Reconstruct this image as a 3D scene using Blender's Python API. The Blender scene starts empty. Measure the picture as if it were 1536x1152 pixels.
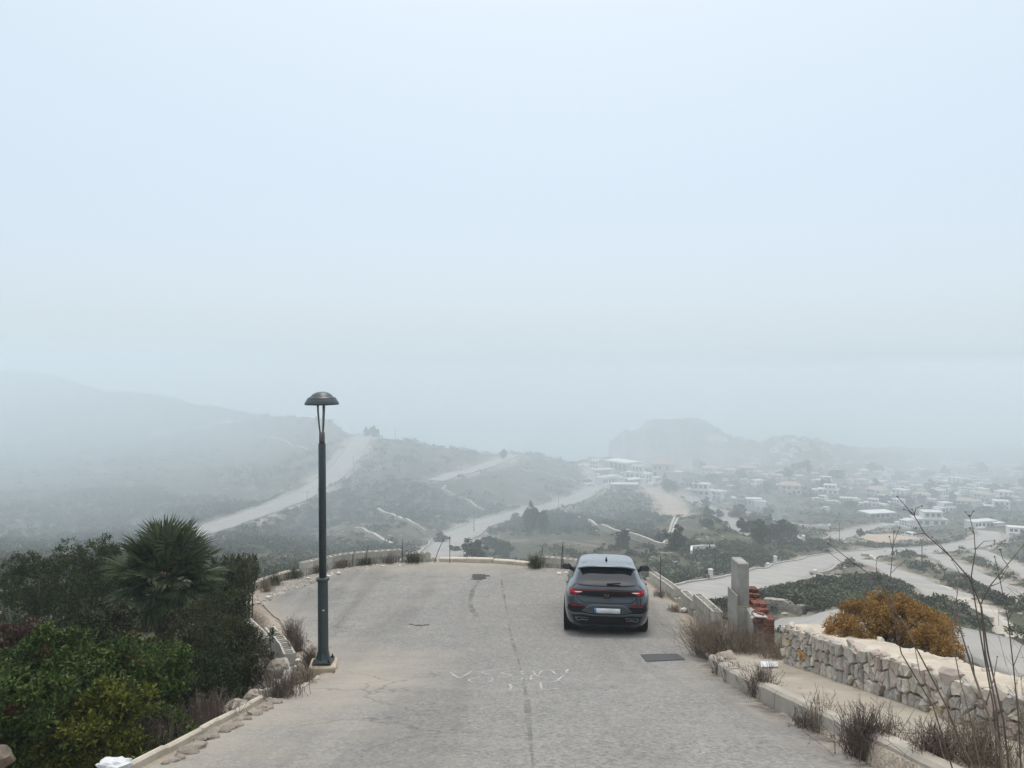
import bpy, bmesh, math, random
import numpy as np
from mathutils import Vector, Matrix, kdtree

R = random.Random(7)
NR = np.random.default_rng(11)
SC = bpy.context.scene
COL = SC.collection
rad = math.radians

# ------------------------------------------------------------------ camera
F = 1154.0            # focal length in photo pixels (1536 wide)
HOR = 555.0           # row of the horizon
cam_d = bpy.data.cameras.new('camera')
cam = bpy.data.objects.new('camera', cam_d)
COL.objects.link(cam)
cam.location = (0, 0, 0)
cam.rotation_euler = (rad(90), 0, 0)
cam_d.sensor_width = 36.0
cam_d.lens = 36.0 * F / 1536.0
cam_d.shift_y = -(576.0 - HOR) / 1536.0
cam_d.clip_start = 0.05
cam_d.clip_end = 12000
SC.camera = cam

# ------------------------------------------------------------------ sky and sun
SUN_EL, SUN_AZ = 68.0, 4.0          # degrees; azimuth from +Y towards +X
w = bpy.data.worlds.new('World')
SC.world = w
w.use_nodes = True
nt = w.node_tree
nt.nodes.clear()
out = nt.nodes.new('ShaderNodeOutputWorld')
sky = nt.nodes.new('ShaderNodeTexSky')
sky.sky_type = 'NISHITA'
sky.sun_disc = False
sky.sun_elevation = rad(SUN_EL)
sky.sun_rotation = rad(SUN_AZ)
sky.air_density = 1.0
sky.dust_density = 4.0
bg1 = nt.nodes.new('ShaderNodeBackground')
bg1.inputs['Strength'].default_value = 0.05
nt.links.new(sky.outputs[0], bg1.inputs['Color'])
# overcast layer: brighter towards the zenith, the usual overcast distribution
tc = nt.nodes.new('ShaderNodeTexCoord')
sep = nt.nodes.new('ShaderNodeSeparateXYZ')
nt.links.new(tc.outputs['Generated'], sep.inputs[0])
ramp = nt.nodes.new('ShaderNodeValToRGB')
ramp.color_ramp.interpolation = 'LINEAR'
el = ramp.color_ramp.elements
el[0].position = 0.0; el[0].color = (0.50, 0.62, 0.70, 1)
el[1].position = 1.0; el[1].color = (1.0, 1.0, 1.0, 1)
SKY = [(0.03, (0.550, 0.655, 0.735)), (0.065, (0.522, 0.617, 0.70)), (0.133, (0.515, 0.60, 0.675)), (0.216, (0.525, 0.605, 0.665)), (0.331, (0.555, 0.635, 0.68)), (0.42, (0.58, 0.66, 0.70)), (0.62, (0.86, 0.90, 0.93))]
for p, c in SKY:
    e = el.new(p); e.color = (*c, 1)
nt.links.new(sep.outputs['Z'], ramp.inputs[0])
bg2 = nt.nodes.new('ShaderNodeBackground')
bg2.inputs['Strength'].default_value = 1.0
nt.links.new(ramp.outputs[0], bg2.inputs['Color'])
add = nt.nodes.new('ShaderNodeAddShader')
nt.links.new(bg1.outputs[0], add.inputs[0])
nt.links.new(bg2.outputs[0], add.inputs[1])
nt.links.new(add.outputs[0], out.inputs['Surface'])

sun_d = bpy.data.lights.new('sun', 'SUN')
sun_d.energy = 1.5
sun_d.angle = rad(14)
sun_d.color = (1.0, 0.96, 0.90)
sun = bpy.data.objects.new('sun', sun_d)
COL.objects.link(sun)
sv = Vector((math.sin(rad(SUN_AZ)) * math.cos(rad(SUN_EL)), math.cos(rad(SUN_AZ)) * math.cos(rad(SUN_EL)), math.sin(rad(SUN_EL))))
sun.rotation_euler = (-sv).to_track_quat('-Z', 'Y').to_euler()

SC.view_settings.view_transform = 'Standard'
SC.view_settings.look = 'None'
SC.view_settings.exposure = 0.0
SC.view_settings.gamma = 1.0
SC.view_settings.use_curve_mapping = False
SC.render.engine = 'CYCLES'
cy = SC.cycles
cy.max_bounces = 6
cy.diffuse_bounces = 3
cy.glossy_bounces = 3
cy.transmission_bounces = 4
cy.volume_bounces = 4
cy.transparent_max_bounces = 8
cy.caustics_reflective = False
cy.caustics_refractive = False
cy.use_adaptive_sampling = True
cy.adaptive_threshold = 0.01
cy.use_denoising = True
try:
    cy.denoiser = 'OPENIMAGEDENOISE'
except Exception:
    pass
HAZE_DENSITY = 0.0012

# ------------------------------------------------------------------ object helpers
def tag(o, label=None, cat=None, group=None, kind=None):
    if label: o['label'] = label
    if cat: o['category'] = cat
    if group: o['group'] = group
    if kind: o['kind'] = kind
    return o

def empty(name, loc=(0, 0, 0), rz=0.0, label=None, cat=None, group=None):
    o = bpy.data.objects.new(name, None)
    COL.objects.link(o)
    o.empty_display_size = 0.2
    o.location = loc
    o.rotation_euler = (0, 0, rz)
    return tag(o, label, cat, group)

def link(name, me, parent=None, loc=None, rot=None, scale=None):
    o = bpy.data.objects.new(name, me)
    COL.objects.link(o)
    if parent is not None: o.parent = parent
    if loc is not None: o.location = loc
    if rot is not None: o.rotation_euler = rot
    if scale is not None: o.scale = scale
    return o

def copy_tree(o, parent=None):
    c = o.copy()
    COL.objects.link(c)
    if parent is not None: c.parent = parent
    for ch in list(o.children):
        copy_tree(ch, c)
    return c

def np_mesh(name, V, Fc, mats, smooth=False, midx=None):
    """numpy vertices (n,3) and faces (m,k) with constant k -> mesh"""
    V = np.ascontiguousarray(V, dtype=np.float32)
    Fc = np.ascontiguousarray(Fc, dtype=np.int32)
    me = bpy.data.meshes.new(name)
    k = Fc.shape[1]
    me.vertices.add(len(V)); me.vertices.foreach_set('co', V.ravel())
    me.loops.add(Fc.size); me.loops.foreach_set('vertex_index', Fc.ravel())
    me.polygons.add(len(Fc))
    me.polygons.foreach_set('loop_start', np.arange(0, Fc.size, k, dtype=np.int32))
    for m in (mats if isinstance(mats, (list, tuple)) else [mats]):
        me.materials.append(m)
    if midx is not None:
        me.polygons.foreach_set('material_index', np.ascontiguousarray(midx, dtype=np.int32))
    me.polygons.foreach_set('use_smooth', np.full(len(Fc), smooth, dtype=bool))
    me.update(calc_edges=True)
    return me

class MB:
    """mesh builder: collects shapes, then links them as ONE object"""
    def __init__(s):
        s.v = []; s.f = []; s.m = []; s.sm = []
    def add(s, vs, fs, m=0, smooth=False):
        b = len(s.v)
        s.v += [tuple(x) for x in vs]
        for f in fs:
            s.f.append(tuple(b + i for i in f)); s.m.append(m); s.sm.append(smooth)
        return s
    def box(s, x0, x1, y0, y1, z0, z1, m=0, M=None, bev=0.0):
        if bev > 0:
            b = min(bev, (x1 - x0) * .45, (y1 - y0) * .45, (z1 - z0) * .45)
            bm = bmesh.new()
            bmesh.ops.create_cube(bm, size=1)
            for q in bm.verts:
                q.co = Vector(((x0 + x1) / 2 + q.co.x * (x1 - x0), (y0 + y1) / 2 + q.co.y * (y1 - y0), (z0 + z1) / 2 + q.co.z * (z1 - z0)))
            bmesh.ops.bevel(bm, geom=list(bm.edges), offset=b, segments=1, affect='EDGES')
            return s.bm(bm, m, M)
        vs = [Vector(c) for c in ((x0, y0, z0), (x1, y0, z0), (x1, y1, z0), (x0, y1, z0), (x0, y0, z1), (x1, y0, z1), (x1, y1, z1), (x0, y1, z1))]
        if M is not None: vs = [M @ q for q in vs]
        return s.add(vs, ((0, 3, 2, 1), (4, 5, 6, 7), (0, 1, 5, 4), (1, 2, 6, 5), (2, 3, 7, 6), (3, 0, 4, 7)), m)
    def bm(s, bm, m=0, M=None, smooth=False):
        bm.verts.ensure_lookup_table()
        for i, q in enumerate(bm.verts): q.index = i
        s.add([(M @ q.co if M is not None else q.co.copy()) for q in bm.verts], [[q.index for q in f.verts] for f in bm.faces], m, smooth)
        bm.free()
        return s
    def lathe(s, prof, n=24, m=0, M=None, smooth=True, cap=True):
        vs = []; fs = []
        for r, z in prof:
            for k in range(n):
                a = 2 * math.pi * k / n
                vs.append(Vector((r * math.cos(a), r * math.sin(a), z)))
        for i in range(len(prof) - 1):
            for k in range(n):
                k2 = (k + 1) % n
                fs.append((i * n + k, i * n + k2, (i + 1) * n + k2, (i + 1) * n + k))
        if M is not None: vs = [M @ q for q in vs]
        s.add(vs, fs, m, smooth)
        if cap:
            b = len(s.v) - len(vs)
            L = (len(prof) - 1) * n
            s.f.append(tuple(b + k for k in reversed(range(n)))); s.m.append(m); s.sm.append(False)
            s.f.append(tuple(b + L + k for k in range(n))); s.m.append(m); s.sm.append(False)
        return s
    def tube(s, pts, r0, r1=None, n=6, m=0, smooth=True):
        r1 = r0 if r1 is None else r1
        P = [Vector(p) for p in pts]
        vs = []; fs = []
        for i, p in enumerate(P):
            t = (P[min(i + 1, len(P) - 1)] - P[max(i - 1, 0)])
            if t.length < 1e-9: t = Vector((0, 0, 1))
            t.normalize()
            a = t.cross(Vector((0.31, 0.17, 0.93)))
            if a.length < 0.05: a = t.cross(Vector((1, 0, 0)))
            a.normalize(); b = t.cross(a)
            r = r0 + (r1 - r0) * i / max(1, len(P) - 1)
            for k in range(n):
                an = 2 * math.pi * k / n
                vs.append(p + (a * math.cos(an) + b * math.sin(an)) * r)
        for i in range(len(P) - 1):
            for k in range(n):
                fs.append((i * n + k, i * n + (k + 1) % n, (i + 1) * n + (k + 1) % n, (i + 1) * n + k))
        fs.append(tuple(reversed(range(n)))); fs.append(tuple((len(P) - 1) * n + k for k in range(n)))
        return s.add(vs, fs, m, smooth)
    def mesh(s, name, mats):
        me = bpy.data.meshes.new(name)
        me.from_pydata(s.v, [], s.f)
        for mm in (mats if isinstance(mats, (list, tuple)) else [mats]): me.materials.append(mm)
        me.polygons.foreach_set('material_index', s.m)
        me.polygons.foreach_set('use_smooth', s.sm)
        me.update()
        return me
    def build(s, name, mats, parent=None, loc=None, rot=None):
        return link(name, s.mesh(name, mats), parent, loc, rot)

# ------------------------------------------------------------------ material helpers
def nodes_of(name):
    m = bpy.data.materials.new(name)
    m.use_nodes = True
    n = m.node_tree
    return m, n, n.nodes['Principled BSDF']

def N(nt, typ, **kw):
    n = nt.nodes.new(typ)
    for k, v in kw.items():
        if k in n.inputs: n.inputs[k].default_value = v
        else: setattr(n, k, v)
    return n

def mixc(nt, fac, a, b, mode='MIX'):
    n = nt.nodes.new('ShaderNodeMix'); n.data_type = 'RGBA'; n.blend_type = mode
    for sock, val in ((n.inputs[0], fac), (n.inputs[6], a), (n.inputs[7], b)):
        if hasattr(val, 'links') or isinstance(val, bpy.types.NodeSocket): nt.links.new(val, sock)
        elif isinstance(val, (int, float)): sock.default_value = val
        else: sock.default_value = (*val, 1) if len(val) == 3 else val
    return n.outputs[2]

def rampf(nt, src, lo, hi, a=0.0, b=1.0):
    n = nt.nodes.new('ShaderNodeMapRange'); n.clamp = True
    nt.links.new(src, n.inputs[0])
    n.inputs[1].default_value = lo; n.inputs[2].default_value = hi
    n.inputs[3].default_value = a; n.inputs[4].default_value = b
    return n.outputs[0]

def noise(nt, co, scale, detail=4, rough=0.55, dist=0.0):
    n = nt.nodes.new('ShaderNodeTexNoise')
    n.inputs['Scale'].default_value = scale; n.inputs['Detail'].default_value = detail
    n.inputs['Roughness'].default_value = rough; n.inputs['Distortion'].default_value = dist
    if co is not None: nt.links.new(co, n.inputs['Vector'])
    return n.outputs['Fac']

def coords(nt, kind='Object', scale=None, rot=None):
    t = nt.nodes.new('ShaderNodeTexCoord')
    o = t.outputs[kind]
    if scale is not None or rot is not None:
        mp = nt.nodes.new('ShaderNodeMapping')
        if scale is not None: mp.inputs['Scale'].default_value = scale
        if rot is not None: mp.inputs['Rotation'].default_value = rot
        nt.links.new(o, mp.inputs[0]); o = mp.outputs[0]
    return o

def bump(nt, bs, h, strength=0.3, dist=0.02):
    b = nt.nodes.new('ShaderNodeBump')
    b.inputs['Strength'].default_value = strength; b.inputs['Distance'].default_value = dist
    nt.links.new(h, b.inputs['Height']); nt.links.new(b.outputs[0], bs.inputs['Normal'])

def stone_mat(name, c1, c2, scale=3.0, rough=0.9, bs=0.4, bd=0.02, stain=None, stain_amt=0.5, rnd=0.0, metal=0.0):
    """two-tone mottled mineral or painted surface; rnd varies brightness per object"""
    m, nt, b = nodes_of(name)
    co = coords(nt)
    n1 = noise(nt, co, scale, 8, 0.62)
    c = mixc(nt, rampf(nt, n1, 0.32, 0.68), c1, c2)
    if stain:
        n2 = noise(nt, co, scale * 0.45, 5, 0.6, 0.6)
        c = mixc(nt, rampf(nt, n2, 0.52, 0.70, 0, stain_amt), c, stain)
    if rnd > 0:
        oi = nt.nodes.new('ShaderNodeObjectInfo')
        hs = nt.nodes.new('ShaderNodeHueSaturation')
        nt.links.new(rampf(nt, oi.outputs['Random'], 0, 1, 1 - rnd, 1 + rnd), hs.inputs['Value'])
        nt.links.new(c, hs.inputs['Color']); c = hs.outputs[0]
    nt.links.new(c, b.inputs['Base Color'])
    b.inputs['Roughness'].default_value = rough
    b.inputs['Metallic'].default_value = metal
    if bs > 0: bump(nt, b, noise(nt, co, scale * 7, 6, 0.7), bs, bd)
    return m

def leaf_mat(name, dark, light, odd=None, odd_amt=0.1, rough=0.55, patch=1.2, transl=0.25, spec=0.3):
    m, nt, b = nodes_of(name)
    g = nt.nodes.new('ShaderNodeNewGeometry')
    c = mixc(nt, g.outputs['Random Per Island'], dark, light)
    co = coords(nt)
    n1 = noise(nt, co, patch, 3, 0.5)
    hs = nt.nodes.new('ShaderNodeHueSaturation')
    nt.links.new(rampf(nt, n1, 0.3, 0.7, 0.62, 1.45), hs.inputs['Value'])
    nt.links.new(c, hs.inputs['Color']); c = hs.outputs[0]
    if odd:
        n2 = noise(nt, co, patch * 1.7, 2, 0.5)
        c = mixc(nt, rampf(nt, n2, 0.62 - odd_amt * 0.3, 0.72, 0, 0.9), c, odd)
    nt.links.new(c, b.inputs['Base Color'])
    b.inputs['Roughness'].default_value = rough
    b.inputs['Specular IOR Level'].default_value = spec
    if transl > 0:
        tr = nt.nodes.new('ShaderNodeBsdfTranslucent')
        nt.links.new(c, tr.inputs['Color'])
        ms = nt.nodes.new('ShaderNodeMixShader'); ms.inputs[0].default_value = transl
        nt.links.new(b.outputs[0], ms.inputs[1]); nt.links.new(tr.outputs[0], ms.inputs[2])
        nt.links.new(ms.outputs[0], nt.nodes['Material Output'].inputs['Surface'])
    return m

def flat_mat(name, c, rough=0.6, metal=0.0, spec=0.5, coat=0.0):
    m, nt, b = nodes_of(name)
    b.inputs['Base Color'].default_value = (*c, 1)
    b.inputs['Roughness'].default_value = rough
    b.inputs['Metallic'].default_value = metal
    b.inputs['Specular IOR Level'].default_value = spec
    b.inputs['Coat Weight'].default_value = coat
    return m
# ------------------------------------------------------------------ numpy noise
def vnoise(x, y, seed=0):
    xi = np.floor(x).astype(np.int64); yi = np.floor(y).astype(np.int64)
    fx = x - xi; fy = y - yi
    fx = fx * fx * fx * (fx * (fx * 6 - 15) + 10); fy = fy * fy * fy * (fy * (fy * 6 - 15) + 10)
    def h(a, b):
        n = (a * 374761393 + b * 668265263 + seed * 982451653) & 0xFFFFFFFF
        n = ((n ^ (n >> 13)) * 1274126177) & 0xFFFFFFFF
        n = n ^ (n >> 16)
        return (n & 0xFFFF) / 65535.0 * 2 - 1
    return (h(xi, yi) * (1 - fx) + h(xi + 1, yi) * fx) * (1 - fy) + (h(xi, yi + 1) * (1 - fx) + h(xi + 1, yi + 1) * fx) * fy

def fbm(x, y, o=4, seed=0, gain=0.5):
    s = 0; a = 1.0
    for i in range(o):
        s = s + a * vnoise(x * 2 ** i + 17.3 * i, y * 2 ** i - 9.1 * i, seed + i); a *= gain
    return s

def pchip(xk, yk, x):
    xk = np.asarray(xk, float); yk = np.asarray(yk, float); x = np.asarray(x, float)
    h = np.diff(xk); dl = np.diff(yk) / h
    d = np.zeros_like(yk)
    for i in range(1, len(xk) - 1):
        if dl[i - 1] * dl[i] > 0:
            w1 = 2 * h[i] + h[i - 1]; w2 = h[i] + 2 * h[i - 1]
            d[i] = (w1 + w2) / (w1 / dl[i - 1] + w2 / dl[i])
    d[0] = dl[0]; d[-1] = dl[-1]
    i = np.clip(np.searchsorted(xk, x) - 1, 0, len(xk) - 2)
    xx = np.clip(x, xk[0], xk[-1])
    t = (xx - xk[i]) / h[i]
    y = (yk[i] * (1 + 2 * t) * (1 - t) ** 2 + d[i] * h[i] * t * (1 - t) ** 2 + yk[i + 1] * t * t * (3 - 2 * t) + d[i + 1] * h[i] * t * t * (t - 1))
    return y + np.where(x < xk[0], d[0] * (x - xk[0]), 0) + np.where(x > xk[-1], d[-1] * (x - xk[-1]), 0)

def sstep(a, b, x):
    t = np.clip((x - a) / (b - a), 0, 1)
    return t * t * (3 - 2 * t)

# ------------------------------------------------------------------ the turnaround deck: profile along y, and its outline
DK = [(-12, -1.2), (-4, 0.65), (0, 1.65), (3, 2.40), (6.2, 3.2), (9, 3.93), (11, 4.45), (12.5, 4.83), (14.5, 5.22), (16.5, 5.55), (19.2, 5.87), (22, 6.1), (25.2, 6.29), (30, 6.5)]
def drop(y):
    return pchip([a for a, b in DK], [b for a, b in DK], y)
_yy = np.linspace(1, 30, 3000)
_rr = HOR + F * drop(_yy) / _yy
def deck(px, row, lift=0.0):
    """the point of the deck seen at a pixel of the photograph"""
    rr = HOR + F * (drop(_yy) - lift) / _yy
    y = float(np.interp(-row, -rr, _yy))
    return Vector(((px - 768) / F * y, y, -float(drop(y)) + lift))

LEFT = [(150, 1200), (222, 1152), (330, 1095), (415, 1046), (478, 1022), (500, 1008), (500, 998), (470, 985), (448, 968), (425, 940), (405, 917), (388, 900), (384, 890), (410, 878), (440, 868), (500, 853), (570, 845.5), (650, 842)]
RIGHT = [(1390, 1190), (1320, 1152), (1250, 1110), (1160, 1060), (1075, 1006), (1058, 975), (1040, 945), (1010, 910), (985, 890), (960, 874), (920, 862), (860, 855), (800, 850), (720, 843)]
LP = [deck(*p) for p in LEFT]; RP = [deck(*p) for p in RIGHT]
def edge_fn(pts):
    ys = [p.y for p in pts]; xs = [p.x for p in pts]
    o = np.argsort(ys)
    return np.array(ys)[o], np.array(xs)[o]
_ly, _lx = edge_fn(LP); _ry, _rx = edge_fn(RP)
def xl(y): return np.interp(y, _ly, _lx)
def xr(y): return np.interp(y, _ry, _rx)
YFAR = float(max(_ly[-1], _ry[-1]))

def deck_dist(x, y):
    """signed-ish distance to the deck outline (0 inside), side: -1 left, 1 right, 2 beyond"""
    yc = np.clip(y, -12, YFAR - 0.3)
    dl = np.maximum(xl(yc) - x, 0); dr = np.maximum(x - xr(yc), 0)
    dx = np.maximum(dl, dr); dy = np.maximum(y - (YFAR - 0.3), 0)
    # beyond the rounded far end use the true nearest outline point, coarsely
    return np.hypot(dx * np.where(y > 18, 0.8, 1.0), dy), dl, dr, dy

def near_z(x, y):
    d, dl, dr, dy = deck_dist(x, y)
    base = -drop(np.clip(y, -12, 27))
    lf = base - 0.03 - 0.75 * sstep(0.15, 0.75, d) * sstep(5, 11, y) - 0.16 * np.maximum(d - 0.5, 0) - 0.035 * np.maximum(d - 2, 0) ** 1.5 - 0.3 * sstep(0.2, 1, d)
    side = sstep(13.6, 12.6, y)            # pavement zone on the right
    rt_pave = base + 0.14 - (0.19 * sstep(0.05, 0.0, dr)) - 1.4 * sstep(1.75, 2.8, dr) - 0.33 * np.maximum(dr - 2.4, 0)
    rt_far = base - 0.03 - 0.75 * sstep(0.35, 1.2, d) - 0.30 * np.maximum(d - 0.8, 0)
    rt = rt_pave * side + rt_far * (1 - side)
    by = base - 0.05 - 0.5 * sstep(0.5, 1.5, d) - 0.45 * np.maximum(d - 0.8, 0)
    z = np.where(dl > dr, lf, rt)
    k = sstep(0.0, 2.0, dy)
    return z * (1 - k) + by * k

# ------------------------------------------------------------------ far terrain: for a set of bearings, how high the land stands at each distance
def zr(d, z): return (d, HOR - F * z / d)
COLS = {
 -700: [zr(25, -9), (100, 850), (190, 780), (300, 690), (430, 610), (540, 562), (640, 580), zr(1000, -185), zr(2700, -230)],
 -300: [zr(25, -9), (100, 850), (190, 780), (300, 700), (430, 612), (540, 556), (640, 575), zr(1000, -185), zr(2700, -230)],
 0: [zr(25, -9), (100, 850), (160, 800), (230, 740), (310, 680), (420, 604), (520, 556), (600, 575), zr(1000, -185), zr(2700, -230)],
 200: [zr(25, -9), (100, 850), (160, 800), (200, 760), (270, 700), (360, 640), (450, 590), (520, 605), zr(950, -185), zr(2700, -230)],
 310: [zr(25, -9), (100, 850), (130, 825), (155, 797), (200, 755), (270, 700), (340, 650), (415, 611), (480, 630), zr(900, -185), zr(2700, -230)],
 370: [zr(25, -9), (105, 850), (140, 815), (180, 776), (225, 738), (270, 700), (330, 658), (395, 622), (460, 645), zr(900, -185), zr(2700, -230)],
 480: [zr(25, -10), (112, 848), (165, 802), (198, 765), (222, 733), (255, 700), (305, 662), (350, 634), (410, 652), zr(850, -185), zr(2700, -230)],
 545: [zr(25, -10), (112, 843), (152, 803), (190, 765), (225, 728), (258, 692), (300, 651), (340, 668), zr(850, -185), zr(2700, -230)],
 600: [zr(25, -10), (112, 840), (148, 802), (185, 762), (220, 722), (255, 690), (292, 660), (330, 680), zr(850, -185), zr(2700, -230)],
 700: [zr(25, -11), (112, 840), (150, 815), (175, 795), (200, 775), (225, 740), (250, 710), (295, 670), (340, 690), zr(850, -185), zr(2700, -230)],
 800: [zr(25, -11), (100, 850), (160, 805), (212, 766), (255, 732), (290, 702), (325, 679), (370, 700), zr(850, -185), zr(2700, -230)],
 900: [zr(25, -11), (80, 872), (110, 845), (170, 802), (220, 770), (285, 733), (340, 702), (395, 686), (450, 703), zr(850, -185), zr(2700, -230)],
 1000: [zr(25, -11), (75, 897), (95, 876), (115, 855), (150, 830), (190, 800), (230, 772), (290, 737), (345, 712), (380, 708), (470, 716), (640, 712), (800, 708), zr(1100, -165), zr(2700, -230)],
 1100: [zr(25, -11.5), (60, 912), (80, 898), (98, 875), (140, 838), (190, 806), (250, 780), (320, 752), (400, 728), (500, 712), (700, 704), (900, 698), zr(1200, -165), zr(2700, -230)],
 1200: [zr(25, -11.5), (42, 932), (60, 900), (85, 876), (125, 851), (165, 834), (215, 814), (285, 792), (380, 757), (460, 736), (560, 718), (720, 703), (900, 694), zr(1300, -165), zr(2700, -230)],
 1300: [zr(25, -12), (36, 965), (48, 930), (65, 898), (95, 868), (130, 849), (180, 830), (230, 812), (290, 797), (370, 768), (460, 742), (580, 720), (740, 703), (950, 690), zr(1400, -160), zr(2700, -230)],
 1400: [zr(25, -12), (34, 985), (46, 938), (65, 899), (95, 870), (135, 849), (195, 827), (250, 810), (300, 795), (375, 768), (460, 745), (580, 720), (750, 702), (1000, 686), zr(1500, -158), zr(2700, -230)],
 1536: [zr(25, -12.5), (34, 1000), (46, 955), (65, 910), (95, 878), (130, 857), (180, 836), (235, 812), (300, 790), (380, 764), (480, 740), (600, 718), (760, 702), (1050, 682), zr(1600, -150), zr(2700, -230)],
 1800: [zr(25, -12.5), (36, 1000), (65, 920), (95, 885), (135, 860), (180, 838), (240, 812), (300, 790), (400, 760), (500, 738), (620, 716), (780, 700), (1100, 678), zr(1700, -150), zr(2700, -230)],
 2300: [zr(25, -12.5), (36, 1010), (65, 930), (95, 890), (135, 865), (180, 840), (240, 812), (300, 790), (400, 760), (500, 738), (620, 716), (780, 700), (1100, 676), zr(1700, -150), zr(2700, -230)],
}
UU = np.concatenate([np.arange(-700, -60, 16.0), np.arange(-60, 1600, 3.0), np.arange(1600, 2301, 16.0)])
VV = np.linspace(math.log(1.7), math.log(2600), 600)
DD = np.exp(VV)
ck = sorted(COLS)
prof = np.array([pchip([math.log(a) for a, b in COLS[c]], [b for a, b in COLS[c]], VV) for c in ck])      # (ncol, nv)
ROW = np.empty((len(UU), len(VV)))
for j in range(len(VV)):
    ROW[:, j] = pchip(ck, prof[:, j], UU)
GX = (UU[:, None] - 768) / F * DD[None, :]
GY = np.repeat(DD[None, :], len(UU), 0)
FARZ = -(ROW - HOR) / F * GY
_d = deck_dist(GX, GY)[0]
wf = sstep(7, 34, _d)
FARZ = np.where(GY < 24, np.minimum(FARZ, -9), FARZ)
GZ = near_z(GX, GY) * (1 - wf) + FARZ * wf
amp = sstep(40, 220, GY) * sstep(900, 500, np.abs(GX) * 0 + GY * 0.5)
SMOOTHZ = GZ.copy()
GZ = GZ + amp * (2.2 * fbm(GX / 60, GY / 60, 4, 3) + 0.6 * fbm(GX / 14, GY / 14, 3, 9)) + sstep(3, 20, _d) * 0.18 * fbm(GX / 2.2, GY / 2.2, 4, 5)

def grid_uv(x, y):
    y = max(y, 1.75)
    u = np.interp(768 + x / y * F, UU, np.arange(len(UU)))
    v = (math.log(y) - VV[0]) / (VV[1] - VV[0])
    return float(np.clip(u, 0, len(UU) - 1.001)), float(np.clip(v, 0, len(VV) - 1.001))
def tz(x, y, G=None):
    G = GZ if G is None else G
    u, v = grid_uv(x, y)
    i, j = int(u), int(v); a, b = u - i, v - j
    return float((G[i, j] * (1 - a) + G[i + 1, j] * a) * (1 - b) + (G[i, j + 1] * (1 - a) + G[i + 1, j + 1] * a) * b)
def tz_np(x, y):
    y = np.maximum(y, 1.75)
    u = np.clip(np.interp(768 + x / y * F, UU, np.arange(len(UU))), 0, len(UU) - 1.001)
    v = np.clip((np.log(y) - VV[0]) / (VV[1] - VV[0]), 0, len(VV) - 1.001)
    i = u.astype(int); j = v.astype(int); a = u - i; b = v - j
    return (GZ[i, j] * (1 - a) + GZ[i + 1, j] * a) * (1 - b) + (GZ[i, j + 1] * (1 - a) + GZ[i + 1, j + 1] * a) * b
def ray(px, row, dmin=30, G=None):
    """first point of the land seen at a pixel, beyond dmin"""
    G = SMOOTHZ if G is None else G
    u = float(np.clip(np.interp(px, UU, np.arange(len(UU))), 0, len(UU) - 1.001)); i = int(u); a = u - i
    z = G[i] * (1 - a) + G[i + 1] * a
    r = HOR - F * z / DD
    j0 = int(np.searchsorted(DD, dmin))
    k = np.nonzero(r[j0:] <= row)[0]
    if len(k) == 0: j = int(np.argmin(r[j0:700] if len(r) > 700 else r[j0:])) + j0; d = DD[j]
    else:
        j = k[0] + j0
        d = DD[j] if j == j0 else DD[j - 1] + (DD[j] - DD[j - 1]) * (r[j - 1] - row) / max(1e-6, r[j - 1] - r[j])
    x = (px - 768) / F * d
    return Vector((x, d, tz(x, d, G)))

# ------------------------------------------------------------------ roads and tracks across the hills: centre line seen at, half width in metres
ROADS = [
 ('road', 3.8, [(225, 822), (310, 793), (380, 771), (440, 752), (480, 731), (510, 706), (528, 682), (537, 664), (543, 651)], 'asphalt'),
 ('road', 3.6, [(640, 860), (660, 832), (684, 803), (710, 787), (745, 775), (783, 768), (830, 760), (870, 747), (897, 729), (898, 714), (888, 700), (880, 692)], 'asphalt'),
 ('road', 3.0, [(652, 716), (690, 713), (730, 699), (758, 687), (772, 680)], 'asphalt'),
 ('road', 3.7, [(930, 903), (985, 897), (1060, 891), (1105, 884), (1165, 864), (1202, 850), (1260, 833), (1325, 828), (1390, 826), (1440, 821), (1475, 813), (1495, 803), (1480, 796)], 'asphalt'),
 ('road', 2.1, [(1282, 836), (1310, 843), (1340, 856), (1375, 872), (1410, 886), (1440, 900)], 'asphalt'),
 ('road', 2.1, [(1395, 828), (1420, 840), (1450, 856), (1490, 875), (1536, 893), (1580, 908)], 'asphalt'),
 ('road', 2.1, [(1462, 822), (1490, 836), (1520, 850), (1560, 866)], 'asphalt'),
 ('road', 2.4, [(1150, 917), (1200, 924), (1250, 932), (1320, 934), (1400, 936), (1450, 951), (1500, 971), (1560, 996), (1620, 1022), (1700, 1052)], 'asphalt'),
 ('road', 3.0, [(1018, 738), (1040, 748), (1070, 765), (1100, 784), (1130, 804), (1148, 814)], 'asphalt'),
 ('road', 2.4, [(1080, 756), (1120, 768), (1170, 783), (1210, 790), (1250, 789)], 'asphalt'),
 ('road', 3.0, [(1240, 812), (1265, 802), (1290, 794), (1325, 788), (1350, 784)], 'asphalt'),
 ('dirt_track', 4.0, [(962, 722), (985, 734), (1003, 749), (1014, 765), (1018, 780)], 'dirt'),
 ('dirt_track', 6.0, [(1305, 806), (1335, 806), (1372, 803)], 'dirt'),
 ('dirt_track', 2.2, [(240, 650), (290, 646), (330, 637), (368, 626)], 'dirt'),
 ('dirt_track', 1.1, [(1395, 870), (1440, 893), (1490, 920), (1536, 945)], 'rubble'),
]
road_pts = []        # (Vector, half width, index)
ROADLINES = []
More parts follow.
